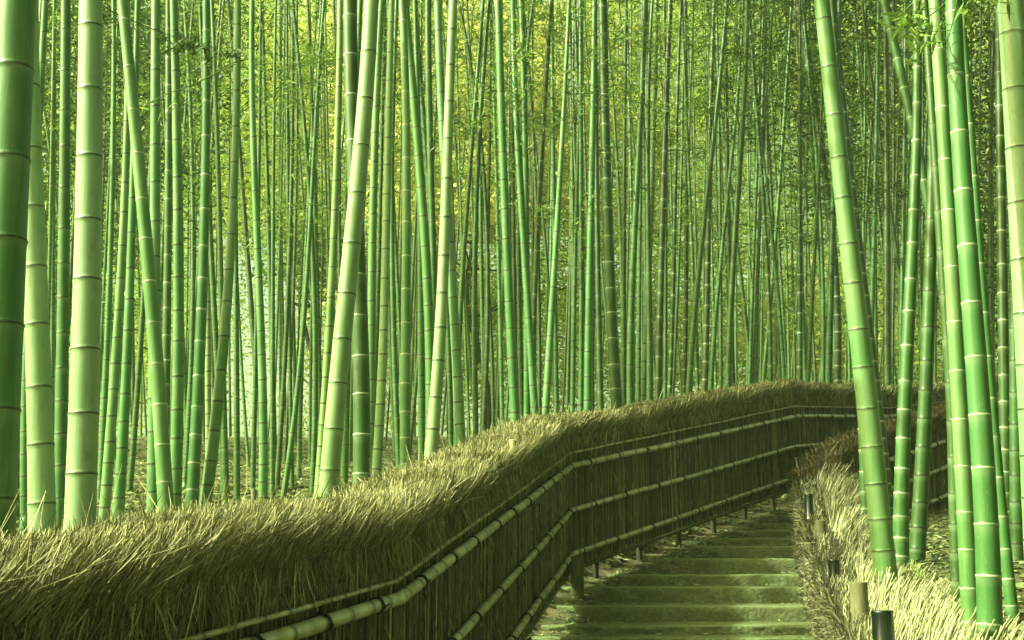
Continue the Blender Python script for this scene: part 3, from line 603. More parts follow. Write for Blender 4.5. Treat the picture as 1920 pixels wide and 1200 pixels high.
# (points (x,y in the photograph's frame), top width, bottom width, paleness (sunlit bleaching put in for the palest), ring, yellow)
G = [
 dict(p=[(25,0),(8,400),(-12,800),(-18,980)], w=(72,80), t=.62, r='d', y=.15, D=.15, l='massive shaded culm cut off by the left edge of the photo'),
 dict(p=[(60,0),(62,200),(66,400),(74,600),(78,800),(81,990)], w=(36,47), t=.92, r='d', y=.1, D=.12, l='cream-lit thick culm just right of the massive shaded culm at the left edge'),
 dict(p=[(123,0),(120,400),(115,800),(112,980)], w=(18,24), t=.42, r='d', l='mid green culm between the two cream-lit thick culms on the left'),
 dict(p=[(169,0),(165,400),(155,800),(149,990)], w=(44,54), t=.97, r='d', y=0, D=.13, l='thickest cream-lit culm with a glossy highlight, second bright one from the left', lm='thickest cream-lit culm'),
 dict(p=[(230,0),(245,155),(269,400),(288,600),(301,800),(312,960)], w=(20,28), t=.66, r='w', y=.2, D=.10, l='white-ringed culm leaning left as it rises, crossing a straight culm on the left', lm='white-ringed leaning culm'),
 dict(p=[(288,0),(287,290),(289,400),(287,800),(286,985)], w=(17,23), t=.7, r='d'),
 dict(p=[(315,0),(315,400),(311,700),(306,960)], w=(11,17), t=.28, r='w'),
 dict(p=[(327,0),(331,240),(336,400),(336,600),(331,800),(327,980)], w=(15,23), t=.64, r='d', y=.15),
 dict(p=[(383,0),(381,400),(375,600),(367,800),(357,975)], w=(14,23), t=.5, r='w'),
 dict(p=[(346,0),(355,200),(364,400),(361,600),(352,800),(344,960)], w=(7,10), t=.45, r='d'),
 dict(p=[(396,0),(402,150),(411,400),(415,600),(420,800),(425,975)], w=(7,13), t=.42, r='d'),
 dict(p=[(448,0),(444,200),(438,400),(423,600),(404,800),(380,980)], w=(11,23), t=.7, r='d', y=.15, D=.10, l='curving pale culm sweeping right as it rises, on the left before the bright sky gap', lm='curving pale culm by the sky gap'),
 dict(p=[(472,0),(473,200),(479,400),(489,600),(493,800),(492,965)], w=(10,17), t=.64, r='d'),
 dict(p=[(517,0),(514,200),(512,400),(511,800),(510,950)], w=(5,10), t=.4, r='d'),
 dict(p=[(549,0),(564,150),(583,400),(591,600),(590,800),(584,945)], w=(7,11), t=.42, r='d'),
 dict(p=[(577,0),(586,200),(591,400),(598,640),(604,850)], w=(6,9), t=.35, r='d'),
 dict(p=[(536,0),(537,300),(543,600),(546,850)], w=(5,8), t=.3, r='d'),
 dict(p=[(549,0),(548,300),(538,600),(527,800),(520,900)], w=(6,10), t=.25, r='d'),
 dict(p=[(610,0),(590,300),(582,420),(570,600),(551,800),(527,955)], w=(6,11), t=.5, r='d'),
 dict(p=[(638,0),(634,200),(628,400),(618,600),(606,800),(594,965)], w=(12,17), t=.72, r='d', y=.5),
 dict(p=[(696,0),(686,165),(665,400),(645,600),(626,800),(613,962)], w=(29,36), t=.86, r='d', y=.12, D=.115, l='stout pale culm leaning right, standing at the thatch left of centre', lm='stout pale leaning culm'),
 dict(p=[(655,0),(659,150),(664,350),(675,600),(678,800),(677,935)], w=(27,32), t=.16, r='w', D=.12, l='thick dark green culm crossing behind the stout pale leaning culm'),
 dict(p=[(715,0),(709,150),(701,300),(699,400),(697,600),(695,800),(694,920)], w=(13,17), t=.66, r='d', y=.2),
 dict(p=[(734,0),(730,200),(724,400),(720,580),(712,800),(702,930)], w=(12,18), t=.82, r='d', y=.1),
 dict(p=[(754,0),(761,200),(762,400),(761,600),(760,800),(760,905)], w=(14,20), t=.66, r='w'),
 dict(p=[(760,0),(768,110),(782,250),(795,400),(803,550),(806,700),(806,885)], w=(15,19), t=.58, r='d', y=.2),
 dict(p=[(779,0),(787,150),(800,300),(813,420),(818,600),(820,800)], w=(11,10), t=.38, r='d'),
 dict(p=[(803,0),(803,150),(808,300),(812,500),(812,800)], w=(13,12), t=.34, r='d'),
 dict(p=[(821,0),(825,150),(833,300),(846,480),(851,600),(859,750),(865,855)], w=(14,19), t=.74, r='d'),
 dict(p=[(848,0),(842,180),(834,400),(827,570),(820,700),(813,800),(803,890)], w=(16,24), t=.92, r='d', y=.12, D=.1, l='pale culm leaning right in the middle, brightest between the stout leaner and the fence bend', lm='bright middle culm leaning right'),
 dict(p=[(861,0),(874,100),(895,200),(907,300),(913,400),(912,600),(906,820)], w=(6,10), t=.12, r='d'),
 dict(p=[(875,0),(890,200),(905,400),(920,600),(925,800)], w=(5,7), t=.15, r='d'),
 dict(p=[(919,0),(918,200),(916,400),(910,600),(904,800)], w=(6,8), t=.1, r='d'),
 dict(p=[(934,0),(939,170),(947,400),(956,600),(962,700),(967,805)], w=(14,17), t=.62, r='d', D=.09),
 dict(p=[(962,0),(965,150),(973,300),(985,500),(998,700),(1004,795)], w=(10,14), t=.6, r='d'),
 dict(p=[(977,0),(983,200),(986,400),(988,600),(988,800)], w=(11,12), t=.5, r='d'),
 dict(p=[(981,0),(992,150),(1001,270),(1008,420),(1010,600),(1012,800)], w=(6,8), t=.12, r='d'),
 dict(p=[(1033,0),(1021,200),(1014,300),(1008,420),(1001,600),(996,800)], w=(10,11), t=.18, r='w'),
 dict(p=[(1067,0),(1060,150),(1054,270),(1045,400),(1034,600),(1022,790)], w=(7,14), t=.68, r='d', l='slender bright culm leaning right above the fence bend', lm='slender bright leaner'),
 dict(p=[(1079,0),(1075,200),(1081,350),(1088,500),(1090,780)], w=(5,7), t=.12, r='d'),
 dict(p=[(1115,0),(1112,200),(1108,400),(1104,600),(1102,780)], w=(10,15), t=.6, r='d'),
 dict(p=[(1128,0),(1132,200),(1138,400),(1146,600),(1152,700),(1157,770)], w=(17,22), t=.22, r='w', D=.10, l='deep green culm with bright white rings rising from the thatch right of centre', lm='deep green white-ringed culm'),
 dict(p=[(1173,0),(1170,150),(1170,400),(1170,760)], w=(7,9), t=.2, r='d'),
 dict(p=[(1208,0),(1204,150),(1197,300),(1190,420),(1183,600),(1182,760)], w=(10,14), t=.46, r='d', y=.25),
 dict(p=[(1224,0),(1216,200),(1216,400),(1218,600),(1219,750)], w=(6,13), t=.34, r='d'),
 dict(p=[(1258,0),(1250,200),(1243,400),(1238,600),(1234,750)], w=(10,13), t=.06, r='w', y=.4, l='dark olive upright culm right of centre, darkest above the rising thatch', lm='dark olive upright culm'),
 dict(p=[(1277,0),(1269,200),(1266,400),(1260,600),(1255,750)], w=(6,9), t=.1, r='w'),
 dict(p=[(1284,0),(1286,200),(1288,400),(1285,600),(1283,745)], w=(6,9), t=.1, r='w'),
 dict(p=[(1339,0),(1334,150),(1329,350),(1325,600),(1321,740)], w=(8,12), t=.08, r='w', y=.3),
 dict(p=[(1362,0),(1350,150),(1332,300),(1322,400),(1310,500),(1302,600),(1291,740)], w=(8,12), t=.42, r='d', y=.2),
 dict(p=[(1392,0),(1385,150),(1371,300),(1359,400),(1342,600),(1332,740)], w=(5,9), t=.6, r='d'),
 dict(p=[(1400,0),(1394,200),(1380,400),(1374,520),(1368,620),(1365,730)], w=(9,12), t=.36, r='d', y=.2),
 dict(p=[(1407,0),(1417,150),(1428,300),(1437,420),(1443,580),(1446,720)], w=(7,9), t=.2, r='w'),
 dict(p=[(1404,60),(1418,200),(1440,400),(1452,500),(1462,600),(1470,720)], w=(5,8), t=.66, r='d'),
 dict(p=[(1497,0),(1498,400),(1499,715)], w=(5,11), t=.16, r='w'),
 dict(p=[(1502,0),(1521,150),(1542,260),(1558,380),(1568,560),(1572,715)], w=(16,13), t=.08, r='w', l='dark curved culm with white rings just left of the big pale leaning culm'),
 dict(p=[(1537,0),(1558,200),(1569,300),(1584,400),(1604,590),(1615,680),(1635,860),(1647,960),(1661,1085)], w=(29,40), t=.70, r='d', y=.15, D=.147, l='big pale culm leaning left as it rises, rooted beside the low hedge', lm='big pale leaning culm'),
 dict(p=[(1563,0),(1580,200),(1592,300),(1606,400),(1625,570),(1638,700),(1655,800),(1668,960)], w=(18,14), t=.12, r='w', D=.11, l='dark white-ringed culm tucked behind the big pale leaning culm'),
 dict(p=[(1717,0),(1717,170),(1713,400),(1708,520),(1701,680),(1693,800),(1689,900),(1690,1040)], w=(15,28), t=.30, r='w', D=.115, l='green culm bending gently, left of a darker twin, right of the big pale leaning culm'),
 dict(p=[(1750,0),(1747,270),(1745,400),(1741,550),(1736,700),(1730,850),(1720,1035)], w=(16,28), t=.22, r='d', D=.118, l='darker blue-green culm right of the gently bending green culm'),
 dict(p=[(1662,0),(1690,120),(1712,220),(1730,310),(1747,400),(1763,490),(1774,570),(1800,800),(1805,1000)], w=(17,18), t=.36, r='w', D=.09, l='slanting white-ringed culm running up left behind the yellow-green culm on the right'),
 dict(p=[(1757,0),(1763,150),(1782,400),(1786,510),(1794,630),(1800,740),(1807,945),(1815,1040),(1823,1200)], w=(24,31), t=.66, r='w', y=.30, D=.080, l='yellow-green culm with light rings, left of the glossy green culm on the right', lm='yellow-green culm on the right'),
 dict(p=[(1786,0),(1796,220),(1806,350),(1814,480),(1823,600),(1831,710),(1839,810),(1851,1000),(1855,1170)], w=(30,43), t=.52, r='w', D=.099, l='thick glossy green culm with bold white rings in the lower right', lm='glossy green bold-ringed culm'),
 dict(p=[(1780,700),(1788,860),(1792,1000),(1794,1060),(1799,1150)], w=(14,25), t=.14, r='d', D=.078, l='dark mossy culm foot left of the yellow-green culm'),
 dict(p=[(1800,0),(1830,400),(1862,800),(1883,1010),(1895,1120),(1904,1200)], w=(13,22), t=.46, r='w', D=.063, l='slim white-ringed culm leaning out to the lower right behind the glossy culm'),
 dict(p=[(1878,0),(1881,400),(1883,550),(1885,800),(1887,1000)], w=(15,21), t=.10, r='w', D=.105, l='straight dark culm with white rings between the glossy culm and the right edge'),
 dict(p=[(1884,0),(1890,90),(1900,250),(1911,400),(1920,560),(1929,715),(1940,900)], w=(47,50), t=.84, r='d', D=.135, l='very pale thick culm cut by the right edge of the photo'),
 dict(p=[(1898,300),(1901,600),(1905,800),(1906,1055)], w=(11,24), t=.24, r='d', D=.1),
 dict(p=[(1560,0),(1590,400),(1612,700),(1621,900),(1624,1010)], w=(12,18), t=.18, r='w', D=.1, l='dark green culm foot showing left behind the big pale leaning culm'),
 dict(p=[(1657,0),(1661,200),(1662,400),(1663,600),(1664,720)], w=(9,15), t=.08, r='d', y=.3),
 dict(p=[(1645,0),(1642,200),(1639,400),(1633,600),(1630,730)], w=(7,10), t=.52, r='d'),
 dict(p=[(1613,0),(1633,180),(1660,330),(1673,420),(1691,620),(1698,730)], w=(6,7), t=.12, r='d'),
 dict(p=[(1703,0),(1701,200),(1697,400),(1692,600),(1688,740)], w=(8,10), t=.34, r='d'),
 dict(p=[(1868,0),(1862,200),(1858,400),(1862,700)], w=(7,9), t=.12, r='d'),
 dict(p=[(214,0),(213,200),(211,400),(202,600),(194,800),(185,970)], w=(8,12), t=.56, r='d'),
 dict(p=[(241,0),(238,200),(234,400),(223,600),(207,800),(195,985)], w=(9,20), t=.72, r='d', y=.15),
 dict(p=[(255,0),(251,200),(246,400),(240,600),(231,800),(219,990)], w=(9,21), t=.6, r='d'),
 dict(p=[(290,200),(279,400),(267,600),(253,800),(240,955)], w=(8,11), t=.26, r='d'),
 dict(p=[(72,0),(55,300),(43,450),(33,800),(30,990)], w=(12,15), t=.15, r='w'),
 dict(p=[(58,500),(50,640),(48,800),(47,990)], w=(12,17), t=.5, r='d'),
 dict(p=[(104,0),(101,400),(98,700),(97,960)], w=(6,9), t=.42, r='d'),
 dict(p=[(440,0),(440,300),(442,600),(444,800),(444,947)], w=(6,12), t=.34, r='d'),
 dict(p=[(385,200),(396,450),(406,650),(414,800),(424,978)], w=(7,13), t=.3, r='d'),
 dict(p=[(436,300),(446,560),(459,800),(469,895)], w=(4,6), t=.55, r='d'),
 dict(p=[(486,300),(481,600),(477,800),(475,870)], w=(6,9), t=.28, r='d'),
 dict(p=[(722,0),(718,200),(712,400),(708,600),(700,850)], w=(7,9), t=.3, r='d'),
 dict(p=[(738,120),(735,400),(735,600),(741,700),(746,800),(748,890)], w=(8,11), t=.35, r='d'),
 dict(p=[(731,200),(738,400),(744,500),(750,640),(754,800)], w=(6,8), t=.5, r='d'),
 dict(p=[(784,200),(788,400),(790,600),(791,800),(792,880)], w=(8,15), t=.46, r='d'),
 dict(p=[(906,0),(888,250),(874,400),(867,500),(860,700),(855,840)], w=(7,11), t=.4, r='d'),
 dict(p=[(906,150),(897,300),(892,420),(890,600),(892,800)], w=(8,11), t=.34, r='d'),
 dict(p=[(838,560),(843,700),(846,840)], w=(8,10), t=.3, r='d'),
 dict(p=[(957,0),(962,400),(966,600),(966,790)], w=(6,9), t=.08, r='d'),
 dict(p=[(1000,0),(1020,200),(975,500),(974,790)][:1]+[(975,300),(973,450),(976,650),(980,790)], w=(7,10), t=.4, r='d'),
 dict(p=[(1086,200),(1082,400),(1075,600),(1074,790)], w=(6,9), t=.6, r='d'),
 dict(p=[(1118,200),(1121,500),(1124,640),(1127,790)], w=(7,12), t=.14, r='d'),
 dict(p=[(1040,500),(1042,650),(1044,770)], w=(7,9), t=.5, r='d'),
 dict(p=[(1090,480),(1090,640),(1089,780)], w=(7,10), t=.52, r='d'),
 dict(p=[(1202,200),(1199,500),(1197,760)], w=(5,8), t=.55, r='d'),
 dict(p=[(1412,150),(1414,400),(1415,600),(1414,720)], w=(4,7), t=.62, r='d'),
 dict(p=[(1450,0),(1436,200),(1424,400),(1420,600),(1416,720)], w=(4,7), t=.56, r='d'),
 dict(p=[(1546,0),(1538,300),(1532,400),(1528,500),(1520,620),(1516,715)], w=(4,8), t=.42, r='d'),
 dict(p=[(1524,200),(1537,400),(1544,500),(1543,715)], w=(5,8), t=.48, r='d'),
 dict(p=[(1566,200),(1560,450),(1555,600),(1553,715)], w=(8,13), t=.3, r='d'),
 dict(p=[(655,600),(650,750),(646,940)], w=(10,13), t=.45, r='d'),
 dict(p=[(1345,0),(1352,300),(1345,500),(1350,735)][:1]+[(1350,300),(1352,500),(1352,735)], w=(5,7), t=.25, r='d'),
]
FPX = [0, 340, 735, 1065, 1486, 1668, 1785, 1872, 1990]; FPD = [3.28, 4.17, 6.08, 12.5, 17.6, 22, 25, 27.5, 30.5]
def diam(wb): return float(np.interp(wb, [6, 9, 13, 18, 24, 32, 45], [.058, .070, .082, .094, .102, .115, .13]))
ordn = ['first', 'second', 'third', 'fourth', 'fifth', 'sixth', 'seventh', 'eighth', 'ninth', 'tenth', 'eleventh', 'twelfth', 'thirteenth', 'fourteenth', 'fifteenth', 'sixteenth']
def xat(g, y=640):
    q = sorted((b, a) for a, b in g['p']); return float(np.interp(y, [c[0] for c in q], [c[1] for c in q]))
lms = sorted([g for g in G if 'lm' in g], key=xat)
for g in G:
    if 'l' in g: continue
    a = [l for l in lms if xat(l) < xat(g)]; lm = a[-1] if a else None
    size = 'thin' if g['w'][1] < 10 else ('slim' if g['w'][1] < 15 else ('medium' if g['w'][1] < 20 else 'sturdy'))
    tone = 'dark' if g['t'] < .22 else ('green' if g['t'] < .5 else ('bright green' if g['t'] < .68 else 'pale'))
    q = sorted(g['p'], key=lambda c: c[1]); sl_ = (q[0][0]-q[-1][0])/max(1, q[-1][1]-q[0][1])
    lean = 'upright' if abs(sl_) < .022 else ('right-leaning' if sl_ > 0 else 'left-leaning')
    g['k'] = (tone, size, lean, lm)
from collections import defaultdict
grp = defaultdict(list)
for g in G:
    if 'k' in g: grp[(g['k'][0], g['k'][1], g['k'][2], id(g['k'][3]))].append(g)
for key, gs in grp.items():
    gs.sort(key=xat); tone, size, lean, lm = gs[0]['k']
    for q, g in enumerate(gs):
        where = ('right of the '+lm['lm']) if lm else 'beside the massive shaded culm at far left'
        g['l'] = f"{tone} {size} {lean} culm"+(f', {ordn[q]} such' if len(gs) > 1 else ',')+' '+where
def make_bamboo(g, k):
    global NODEK
    wt, wb = g['w']; D = g.get('D') or diam(wb)*(1+.06*math.sin(k*2.3)); d = D*F/wb
    xb, yb = max(g['p'], key=lambda q: q[1])
    if not (xb > 1590 and yb > 780):
        d = max(d, float(np.interp(xb, FPX, FPD))+.45)
    elif yb < 1195: d = min(d, float(np.interp(xb, [1512, 1790, 1900], [15.2, 18.2, 20.]))-.4)
    NODEK = g.get('nk', 1.0)
    sides = 24 if d < 9 else (16 if d < 14 else 10)
    me, C, nodes = culm_mesh(g['p'], wt, wb, d, g['r'], sides, 500+k, 3)
    if me is None: return
    base = C[0]
    crowned = wb < 15 and g.get('cr', True)
    col = (g['t'], 0, g.get('y', 0), 1)
    if crowned:
        root = empty('bamboo', base); o = link('culm', me, MC, root); o.color = col
        zt = CAMZ+.36*d if g['t'] > .3 else CAMZ+.26*d
        zmin = max(zt, base[2]+2.6)
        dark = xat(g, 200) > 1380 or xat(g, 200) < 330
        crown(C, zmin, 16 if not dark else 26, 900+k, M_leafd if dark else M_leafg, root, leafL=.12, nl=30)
    else:
        root = link('bamboo', me, MC); root.color = col
    tag(root, g['l'], 'bamboo', 'bamboo culms of the grove')
for k, g in enumerate(G): make_bamboo(g, k)
# distant culms that nothing tells apart
rr = np.random.default_rng(77); cnt = 0
for k in range(180):
    d = rr.uniform(21, 42) if k % 3 else rr.uniform(17, 26)
    x0 = rr.uniform(20, 1910)
    d = max(d, float(np.interp(x0, FPX, FPD))+1.2+2*rr.random())
    if 440 < x0 < 490: continue
    wb = rr.uniform(.058, .105)*F/d; lean = rr.normal(0, 36)
    xt = x0+lean; xm = (x0+xt)/2+rr.normal(0, 5)
    wring = rr.random() < .12
    me, C, nodes = culm_mesh([(xt, 0), (xm, 420), (x0, 850)], wb*.72, wb, d, 'w' if wring else 'd', 8, 2000+k, 3)
    if me is None: continue
    root = empty('bamboo', C[0]); o = link('culm', me, MC, root); t_ = float(np.clip(rr.normal(.40, .15), .05, .8)); t_ = t_*.3 if rr.random() < (.5 if x0 > 850 else .2) else t_; o.color = (t_, 0, float(rr.random()*.4), 1)  # a share of culms coloured darker to stand as unlit silhouettes
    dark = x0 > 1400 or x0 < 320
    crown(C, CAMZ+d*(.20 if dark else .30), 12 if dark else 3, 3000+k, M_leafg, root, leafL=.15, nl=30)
    reg = 'left of the sky gap' if x0 < 460 else ('between the sky gap and the stout leaner' if x0 < 640 else ('behind the middle culms left of the fence bend' if x0 < 960 else ('above the rising thatch right of the bend' if x0 < 1300 else ('above the fence, left of the big leaner' if x0 < 1570 else 'behind the thick right-hand culms'))))
    ton = 'dark' if t_ < .36 else ('green' if t_ < .52 else 'bright')
    ln = 'upright' if abs(lean) < 14 else ('right-leaning' if lean > 0 else 'left-leaning')
    sz_ = 'thin' if wb < 6.3 else ('slender' if wb < 8.5 else 'slim')
    rg_ = 'white-ringed ' if wring else ''
    tag(root, f'{sz_} distant {ton} {rg_}{ln} culm, {reg}', 'bamboo', f'{sz_} distant {ton} {rg_}{ln} culms, {reg}'); cnt += 1
acc = Mesh()
for k in range(95):
    d = rr.uniform(33, 47); x0 = rr.uniform(0, 1920)
    if 440 < x0 < 490: continue
    wb = rr.uniform(.06, .09)*F/d; lean = rr.normal(0, 24); bend_ = rr.normal(0, 5)
    me, C, nodes = culm_mesh([(x0+lean, 0), (x0+lean/2+bend_, 420), (x0, 850)], wb*.72, wb, d, 'd', 6, 5000+k, 3)
    if me is None: continue
    v = np.zeros(len(me.vertices)*3, np.float32); me.vertices.foreach_get('co', v); f = np.zeros(len(me.loops), np.int32); me.loops.foreach_get('vertex_index', f)
    rg = np.zeros(len(me.vertices), np.float32); me.attributes['ring'].data.foreach_get('value', rg)
    if len(f) % 4: continue
    acc.add(v.reshape(-1, 3), f.reshape(-1, 4), ring=rg, wax=0*rg, seg=np.full(len(rg), rr.uniform(-3, 2.5)), bloom=0*rg)
    bpy.data.meshes.remove(me)
o = acc.build('far_bamboo_stand', MC, None, True); o.color = (.36, 0, .3, 1)
tag(o, 'faint wall of the farthest bamboo culms merging behind all the others', 'bamboo stand', kind='stuff')
# ------------------------------------------------------------------ trees with golden leaves, and the far foliage
def tree(px, d, crown_c, crown_r, n, m, label, lean=0, lsz=.26):
    b = at(px, 800, d); gz = float(ground(b[0], b[1])); root = empty('maple_tree', (b[0], b[1], gz)); r = np.random.default_rng(int(px))
    cc = at(crown_c[0], crown_c[1], d); mb = Mesh()
    tt = np.linspace(0, 1, 9)[:, None]; base = np.array((b[0], b[1], gz-.1)); Pt = base+(cc-base)*tt*.85+np.c_[.35*np.sin(tt*7+px), 0*tt, 0*tt]
    v, f = tube(Pt, np.linspace(.13, .06, 9), 10); mb.add(v, f)
    pts = []
    for q in range(16):
        t0 = r.uniform(.3, 1); p0 = base+(cc-base)*t0*.85; dv = r.normal(size=3); dv[2] = abs(dv[2])*.5+.1; dv /= np.linalg.norm(dv); L = crown_r[0]*r.uniform(.5, 1.)
        e = p0+dv*L; v, f = tube([p0, (p0+e)/2+r.normal(0, .2, 3), e], [.05, .03, .012], 6); mb.add(v, f)
    mb.build('trunk', M_bark, root, True)
    ncl = 70; cen = r.normal(size=(ncl, 3)); cen /= np.linalg.norm(cen, axis=1)[:, None]; cen *= r.random(ncl)[:, None]**.45
    cen = cc+cen*np.array(crown_r); k = r.integers(0, ncl, n); C = cen[k]+r.normal(size=(n, 3))*np.array((.9, .9, .28))*r.uniform(.5, 1.3, ncl)[k][:, None]
    sh = r.normal(0, .13, ncl)[k]; v, f, rn = leaves(C, lsz*r.uniform(.6, 1.3, n), lsz*.5, np.clip(r.beta(2, 2, n)+sh, 0, 1), 5, .1)
    mb = Mesh(); mb.add(v, f, rnd=rn); mb.build('crown', m, root)
    tag(root, label, 'tree', 'trees beyond the grove')
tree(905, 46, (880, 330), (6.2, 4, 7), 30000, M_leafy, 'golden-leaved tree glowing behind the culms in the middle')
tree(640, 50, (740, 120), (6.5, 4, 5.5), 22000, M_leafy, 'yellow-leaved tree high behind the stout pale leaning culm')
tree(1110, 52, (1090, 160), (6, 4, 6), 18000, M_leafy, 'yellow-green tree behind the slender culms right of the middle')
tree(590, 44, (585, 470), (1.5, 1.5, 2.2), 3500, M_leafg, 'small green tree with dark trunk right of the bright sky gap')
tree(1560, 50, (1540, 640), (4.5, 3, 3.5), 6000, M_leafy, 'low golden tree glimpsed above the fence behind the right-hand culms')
r = np.random.default_rng(91)
def far_mass(n, xr, yr, zfun, seed, lsz, m, mb, ncl=900, spread=(1.5, 1.5, .55), bias=0):
    r = np.random.default_rng(seed); y = r.uniform(*yr, ncl); x = r.uniform(xr[0], xr[1], ncl)*y
    lo, hi = zfun(x/y); z = CAMZ+y*(lo+(hi-lo)*r.random(ncl))
    cen = np.stack([x, y, z], 1); k = r.integers(0, ncl, n); sc = r.uniform(.6, 1.5, ncl)[k][:, None]
    C = cen[k]+r.normal(size=(n, 3))*np.array(spread)*sc; C[:, 2] -= .15*np.abs(C[:, 0]-cen[k][:, 0])
    gz = ground(C[:, 0], C[:, 1]); ok = C[:, 2] > gz+.3; C = C[ok]; kk = k[ok]
    sh = r.normal(0, .14, ncl)[kk]+bias
    v, f, rn = leaves(C, lsz*r.uniform(.6, 1.4, len(C)), lsz*.33, np.clip(r.beta(2, 2.2, len(C))+sh, 0, 1), seed+3, .25); mb.add(v, f, rnd=rn)
mb = Mesh()
lowf = lambda u: np.where(np.abs(u+.222) < .042, .28, 0)+(np.abs(u+.222) >= .042)*np.interp(u, [-.5, -.36, -.246, -.238, -.206, -.198, -.08, .1, .25, .5], [.14, .15, .17, .31, .31, .17, .16, .15, .13, .12])
far_mass(360000, (-.50, .50), (48, 62), lambda u: (lowf(u), np.full_like(u, .60)), 92, .25, M_leafm, mb, 3200, (1.5, 1.5, .5))
far_mass(60000, (-.50, .50), (52, 66), lambda u: (np.full_like(u, .11)+.22*(np.abs(u+.222) < .045), np.full_like(u, .24)+.10*(np.abs(u+.222) < .045)), 95, .25, M_leafm, mb, 620, (1.3, 1.5, .6))
far_mass(90000, (-.50, .50), (68, 80), lambda u: (np.where(np.abs(u+.222) < .055, .31, lowf(u)+.02), np.full_like(u, .60)), 97, .50, M_leafm, mb, 900, (2.2, 1.5, .9))
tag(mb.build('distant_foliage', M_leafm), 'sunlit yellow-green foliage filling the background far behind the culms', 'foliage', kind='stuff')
mb = Mesh()
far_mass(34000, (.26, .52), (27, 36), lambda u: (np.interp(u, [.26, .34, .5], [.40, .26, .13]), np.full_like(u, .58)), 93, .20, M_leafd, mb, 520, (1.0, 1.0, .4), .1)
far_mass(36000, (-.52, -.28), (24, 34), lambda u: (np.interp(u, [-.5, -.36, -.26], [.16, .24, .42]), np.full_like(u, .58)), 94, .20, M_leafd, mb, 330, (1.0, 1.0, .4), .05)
tag(mb.build('dark_foliage', M_leafd), 'darker bamboo foliage massed at the upper left and upper right', 'foliage', kind='stuff')  # dark evergreen bamboo at the sides, its own leaf colour
# green sprout on the right
sp_ = at(1722, 1088, 7.9); sp_[2] = float(ground(sp_[0], sp_[1])); mb = Mesh()
for q in range(9):
    a = q*.75; e = sp_+np.array((math.cos(a)*.09, math.sin(a)*.05, .05+.05*(q % 3))); mid_ = (sp_+e)/2+(0, 0, .035); nrm = np.array((-math.sin(a), math.cos(a), 0))*.008
    mb.add(np.array([sp_, mid_+nrm, e, mid_-nrm]), np.array([[0, 1, 2, 3]]), rnd=np.full(4, .9))
tag(mb.build('seedling', M_leafg), 'tiny bright green seedling on the leaf litter right of the low hedge', 'plant')

# ------------------------------------------------------------------ unseen leaf masses added overhead, behind and beside to block sky fill
r = np.random.default_rng(123)
def cloud(n, ncl, xr, yr, zf, seed, m, name, label, lsz=.22):
    r = np.random.default_rng(seed); x = r.uniform(*xr, ncl); y = r.uniform(*yr, ncl); z = zf(x, y, r.random(ncl)); cen = np.stack([x, y, z], 1)
    k = r.integers(0, ncl, n); C = cen[k]+r.normal(size=(n, 3))*np.array((.9, .9, .35))
    v, f, rn = leaves(C, lsz*r.uniform(.6, 1.4, n), lsz*.3, r.beta(2, 2, n), seed+1, .3); mb = Mesh(); mb.add(v, f, rnd=rn)
    tag(mb.build(name, m), label, 'foliage', kind='stuff')
cloud(80000, 900, (-1, 24), (-14, 40), lambda x, y, q: np.maximum(8.5, .58*y+4)+3.5*q, 124, M_leafd, 'shading_canopy', 'unseen bamboo leaf canopy added high over the steps to block sky light', .42)
cloud(30000, 420, (-16, 20), (-14, -6), lambda x, y, q: -1+10*q, 126, M_leafd, 'shading_rear_leaves', 'unseen bamboo leaves added behind the camera to cut sky fill', .36)

cloud(26000, 380, (13, 26), (-6, 22), lambda x, y, q: 1.5+9*q, 128, M_leafd, 'shading_side_leaves', 'unseen bamboo leaves added off to the right to cut fill light', .36)

# ------------------------------------------------------------------ haze added to give the background a soft glow
hz_, hf = box((0, 150, 25), 260, 200, 29); hm, hn, hl = M('haze'); pv = N(hn, 'ShaderNodeVolumePrincipled')
pv.inputs['Color'].default_value = (.72, .95, .50, 1); pv.inputs['Density'].default_value = HAZE; pv.inputs['Anisotropy'].default_value = .0
ho = N(hn, 'ShaderNodeOutputMaterial'); hl.new(pv.outputs[0], ho.inputs['Volume']); mb = Mesh(); mb.add(hz_, hf)
tag(mb.build('haze', hm), 'pale yellow-green haze added for a soft glow over the far culms', 'haze', kind='stuff')

cloud(26000, 300, (6.0, 12), (-9, 9), lambda x, y, q: 1.5+8*q, 130, M_leafd, 'shading_flank_leaves', 'unseen bamboo leaves added close on the right to deepen fence shade', .34)  # out-of-view leaves added to keep light off the thatch side
# leaves dropped on the steps
r = np.random.default_rng(140); N_ = 1500; k = r.integers(3, len(S_)-1, N_); dd = np.array([q[0] for q in S_]); zz = np.array([q[1] for q in S_]); xl = np.array([q[2] for q in S_])
f_ = r.random(N_)**1.0; y = dd[k]+.02+(dd[k+1]-dd[k]-.03)*f_; wdt = rxi(y)-.3-xl[k]; x = xl[k]+.05+wdt*np.where(r.random(N_) < .6, r.beta(1, 5, N_), np.where(r.random(N_) < .5, 1-r.beta(1, 6, N_), r.random(N_)))
ang = r.uniform(0, 6.28, N_); C = np.stack([x, y, zz[k]+.016+.008*r.random(N_)], 1); D = np.stack([np.cos(ang), np.sin(ang), r.normal(0, .12, N_)], 1)*r.uniform(.02, .045, N_)[:, None]; Wn = np.stack([-np.sin(ang), np.cos(ang), r.normal(0, .3, N_)], 1)*.006
mb = Mesh(); mb.add(np.stack([C-D, C+Wn, C+D, C-Wn], 1).reshape(-1, 3), np.arange(N_)[:, None]*4+np.arange(4)[None], rnd=np.repeat(r.random(N_), 4))
tag(mb.build('fallen_leaves', M_litter), 'small dry leaves dropped on the stone steps', 'leaves', kind='stuff')
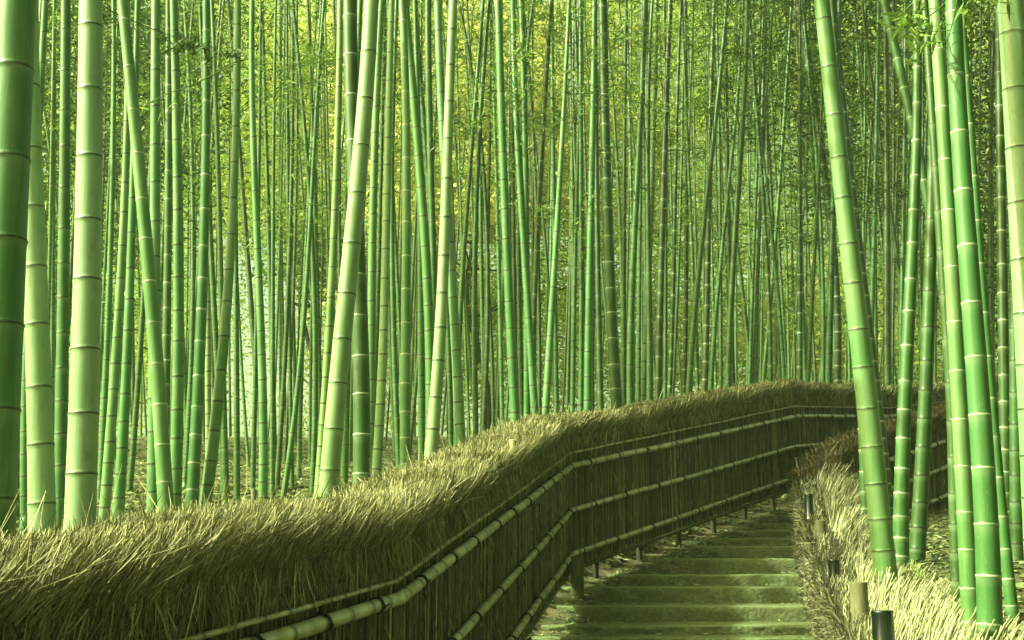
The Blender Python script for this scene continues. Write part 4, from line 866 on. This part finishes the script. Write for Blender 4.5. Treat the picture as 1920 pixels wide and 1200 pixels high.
# leafy sprays hanging into the top of the view
def spray(P_, d, label, seed, m, L=.12, n=9, nl=26):
    r = np.random.default_rng(seed); pts = np.array([at(a, b, d+dz) for a, b, dz in P_]); root = empty('leafy_branch', pts[0]); mb = Mesh()
    tt = np.linspace(0, 1, 14); s_ = np.linspace(0, 1, len(pts)); Q_ = np.stack([np.interp(tt, s_, pts[:, q]) for q in range(3)], 1); Q_[1:-1] = (Q_[:-2]+Q_[1:-1]*2+Q_[2:])/4
    v, f = tube(Q_, np.linspace(.006, .002, 14), 6); mb.add(v, f, rnd=np.full(len(v), .25)); LV = []
    for q in range(n):
        b0 = Q_[r.integers(3, 14)]; d2 = r.normal(size=3); d2[2] = -abs(d2[2])*.5; d2 /= np.linalg.norm(d2); L2 = r.uniform(.1, .3); e = b0+d2*L2
        v, f = tube([b0, (b0+e)/2+(0, 0, .01), e], [.0025, .002, .0012], 4); mb.add(v, f, rnd=np.full(len(v), .25))
        t_ = r.uniform(.3, 1.05, nl//2)[:, None]; LV.append(b0+d2*L2*t_+r.normal(0, .018, (nl//2, 3)))
    mb.build('twig', m, root); LV = np.concatenate(LV); mb = Mesh(); v, f, rn = leaves(LV, L*r.uniform(.6, 1.2, len(LV)), L*.16, r.beta(2, 2, len(LV)), seed, .75); mb.add(v, f, rnd=rn); mb.build('foliage', m, root)
    tag(root, label, 'branch')
spray([(1900, -150, .1), (1840, -60, 0), (1770, 10, 0), (1700, 62, 0)], 5.2, 'drooping leafy spray in front of the thick culms at the top right corner', 151, M_leafg, .12, 10, 22)
spray([(1830, -140, 0), (1800, -40, 0), (1790, 30, 0), (1775, 80, 0)], 5.0, 'short leafy spray hanging straight down over the glossy culm near the top', 152, M_leafg, .11, 7, 20)
spray([(110, -80, 0), (200, 20, .1), (300, 60, .2), (410, 100, .3)], 8.6, 'thin leafy spray arching across the culms at the upper left', 153, M_leafd, .13, 14, 26)
spray([(440, 120, 0), (360, 160, 0), (300, 180, 0), (264, 206, 0)], 8.8, 'bare curved twig with few leaves reaching toward the white-ringed leaning culm', 154, M_leafg, .11, 4, 10)
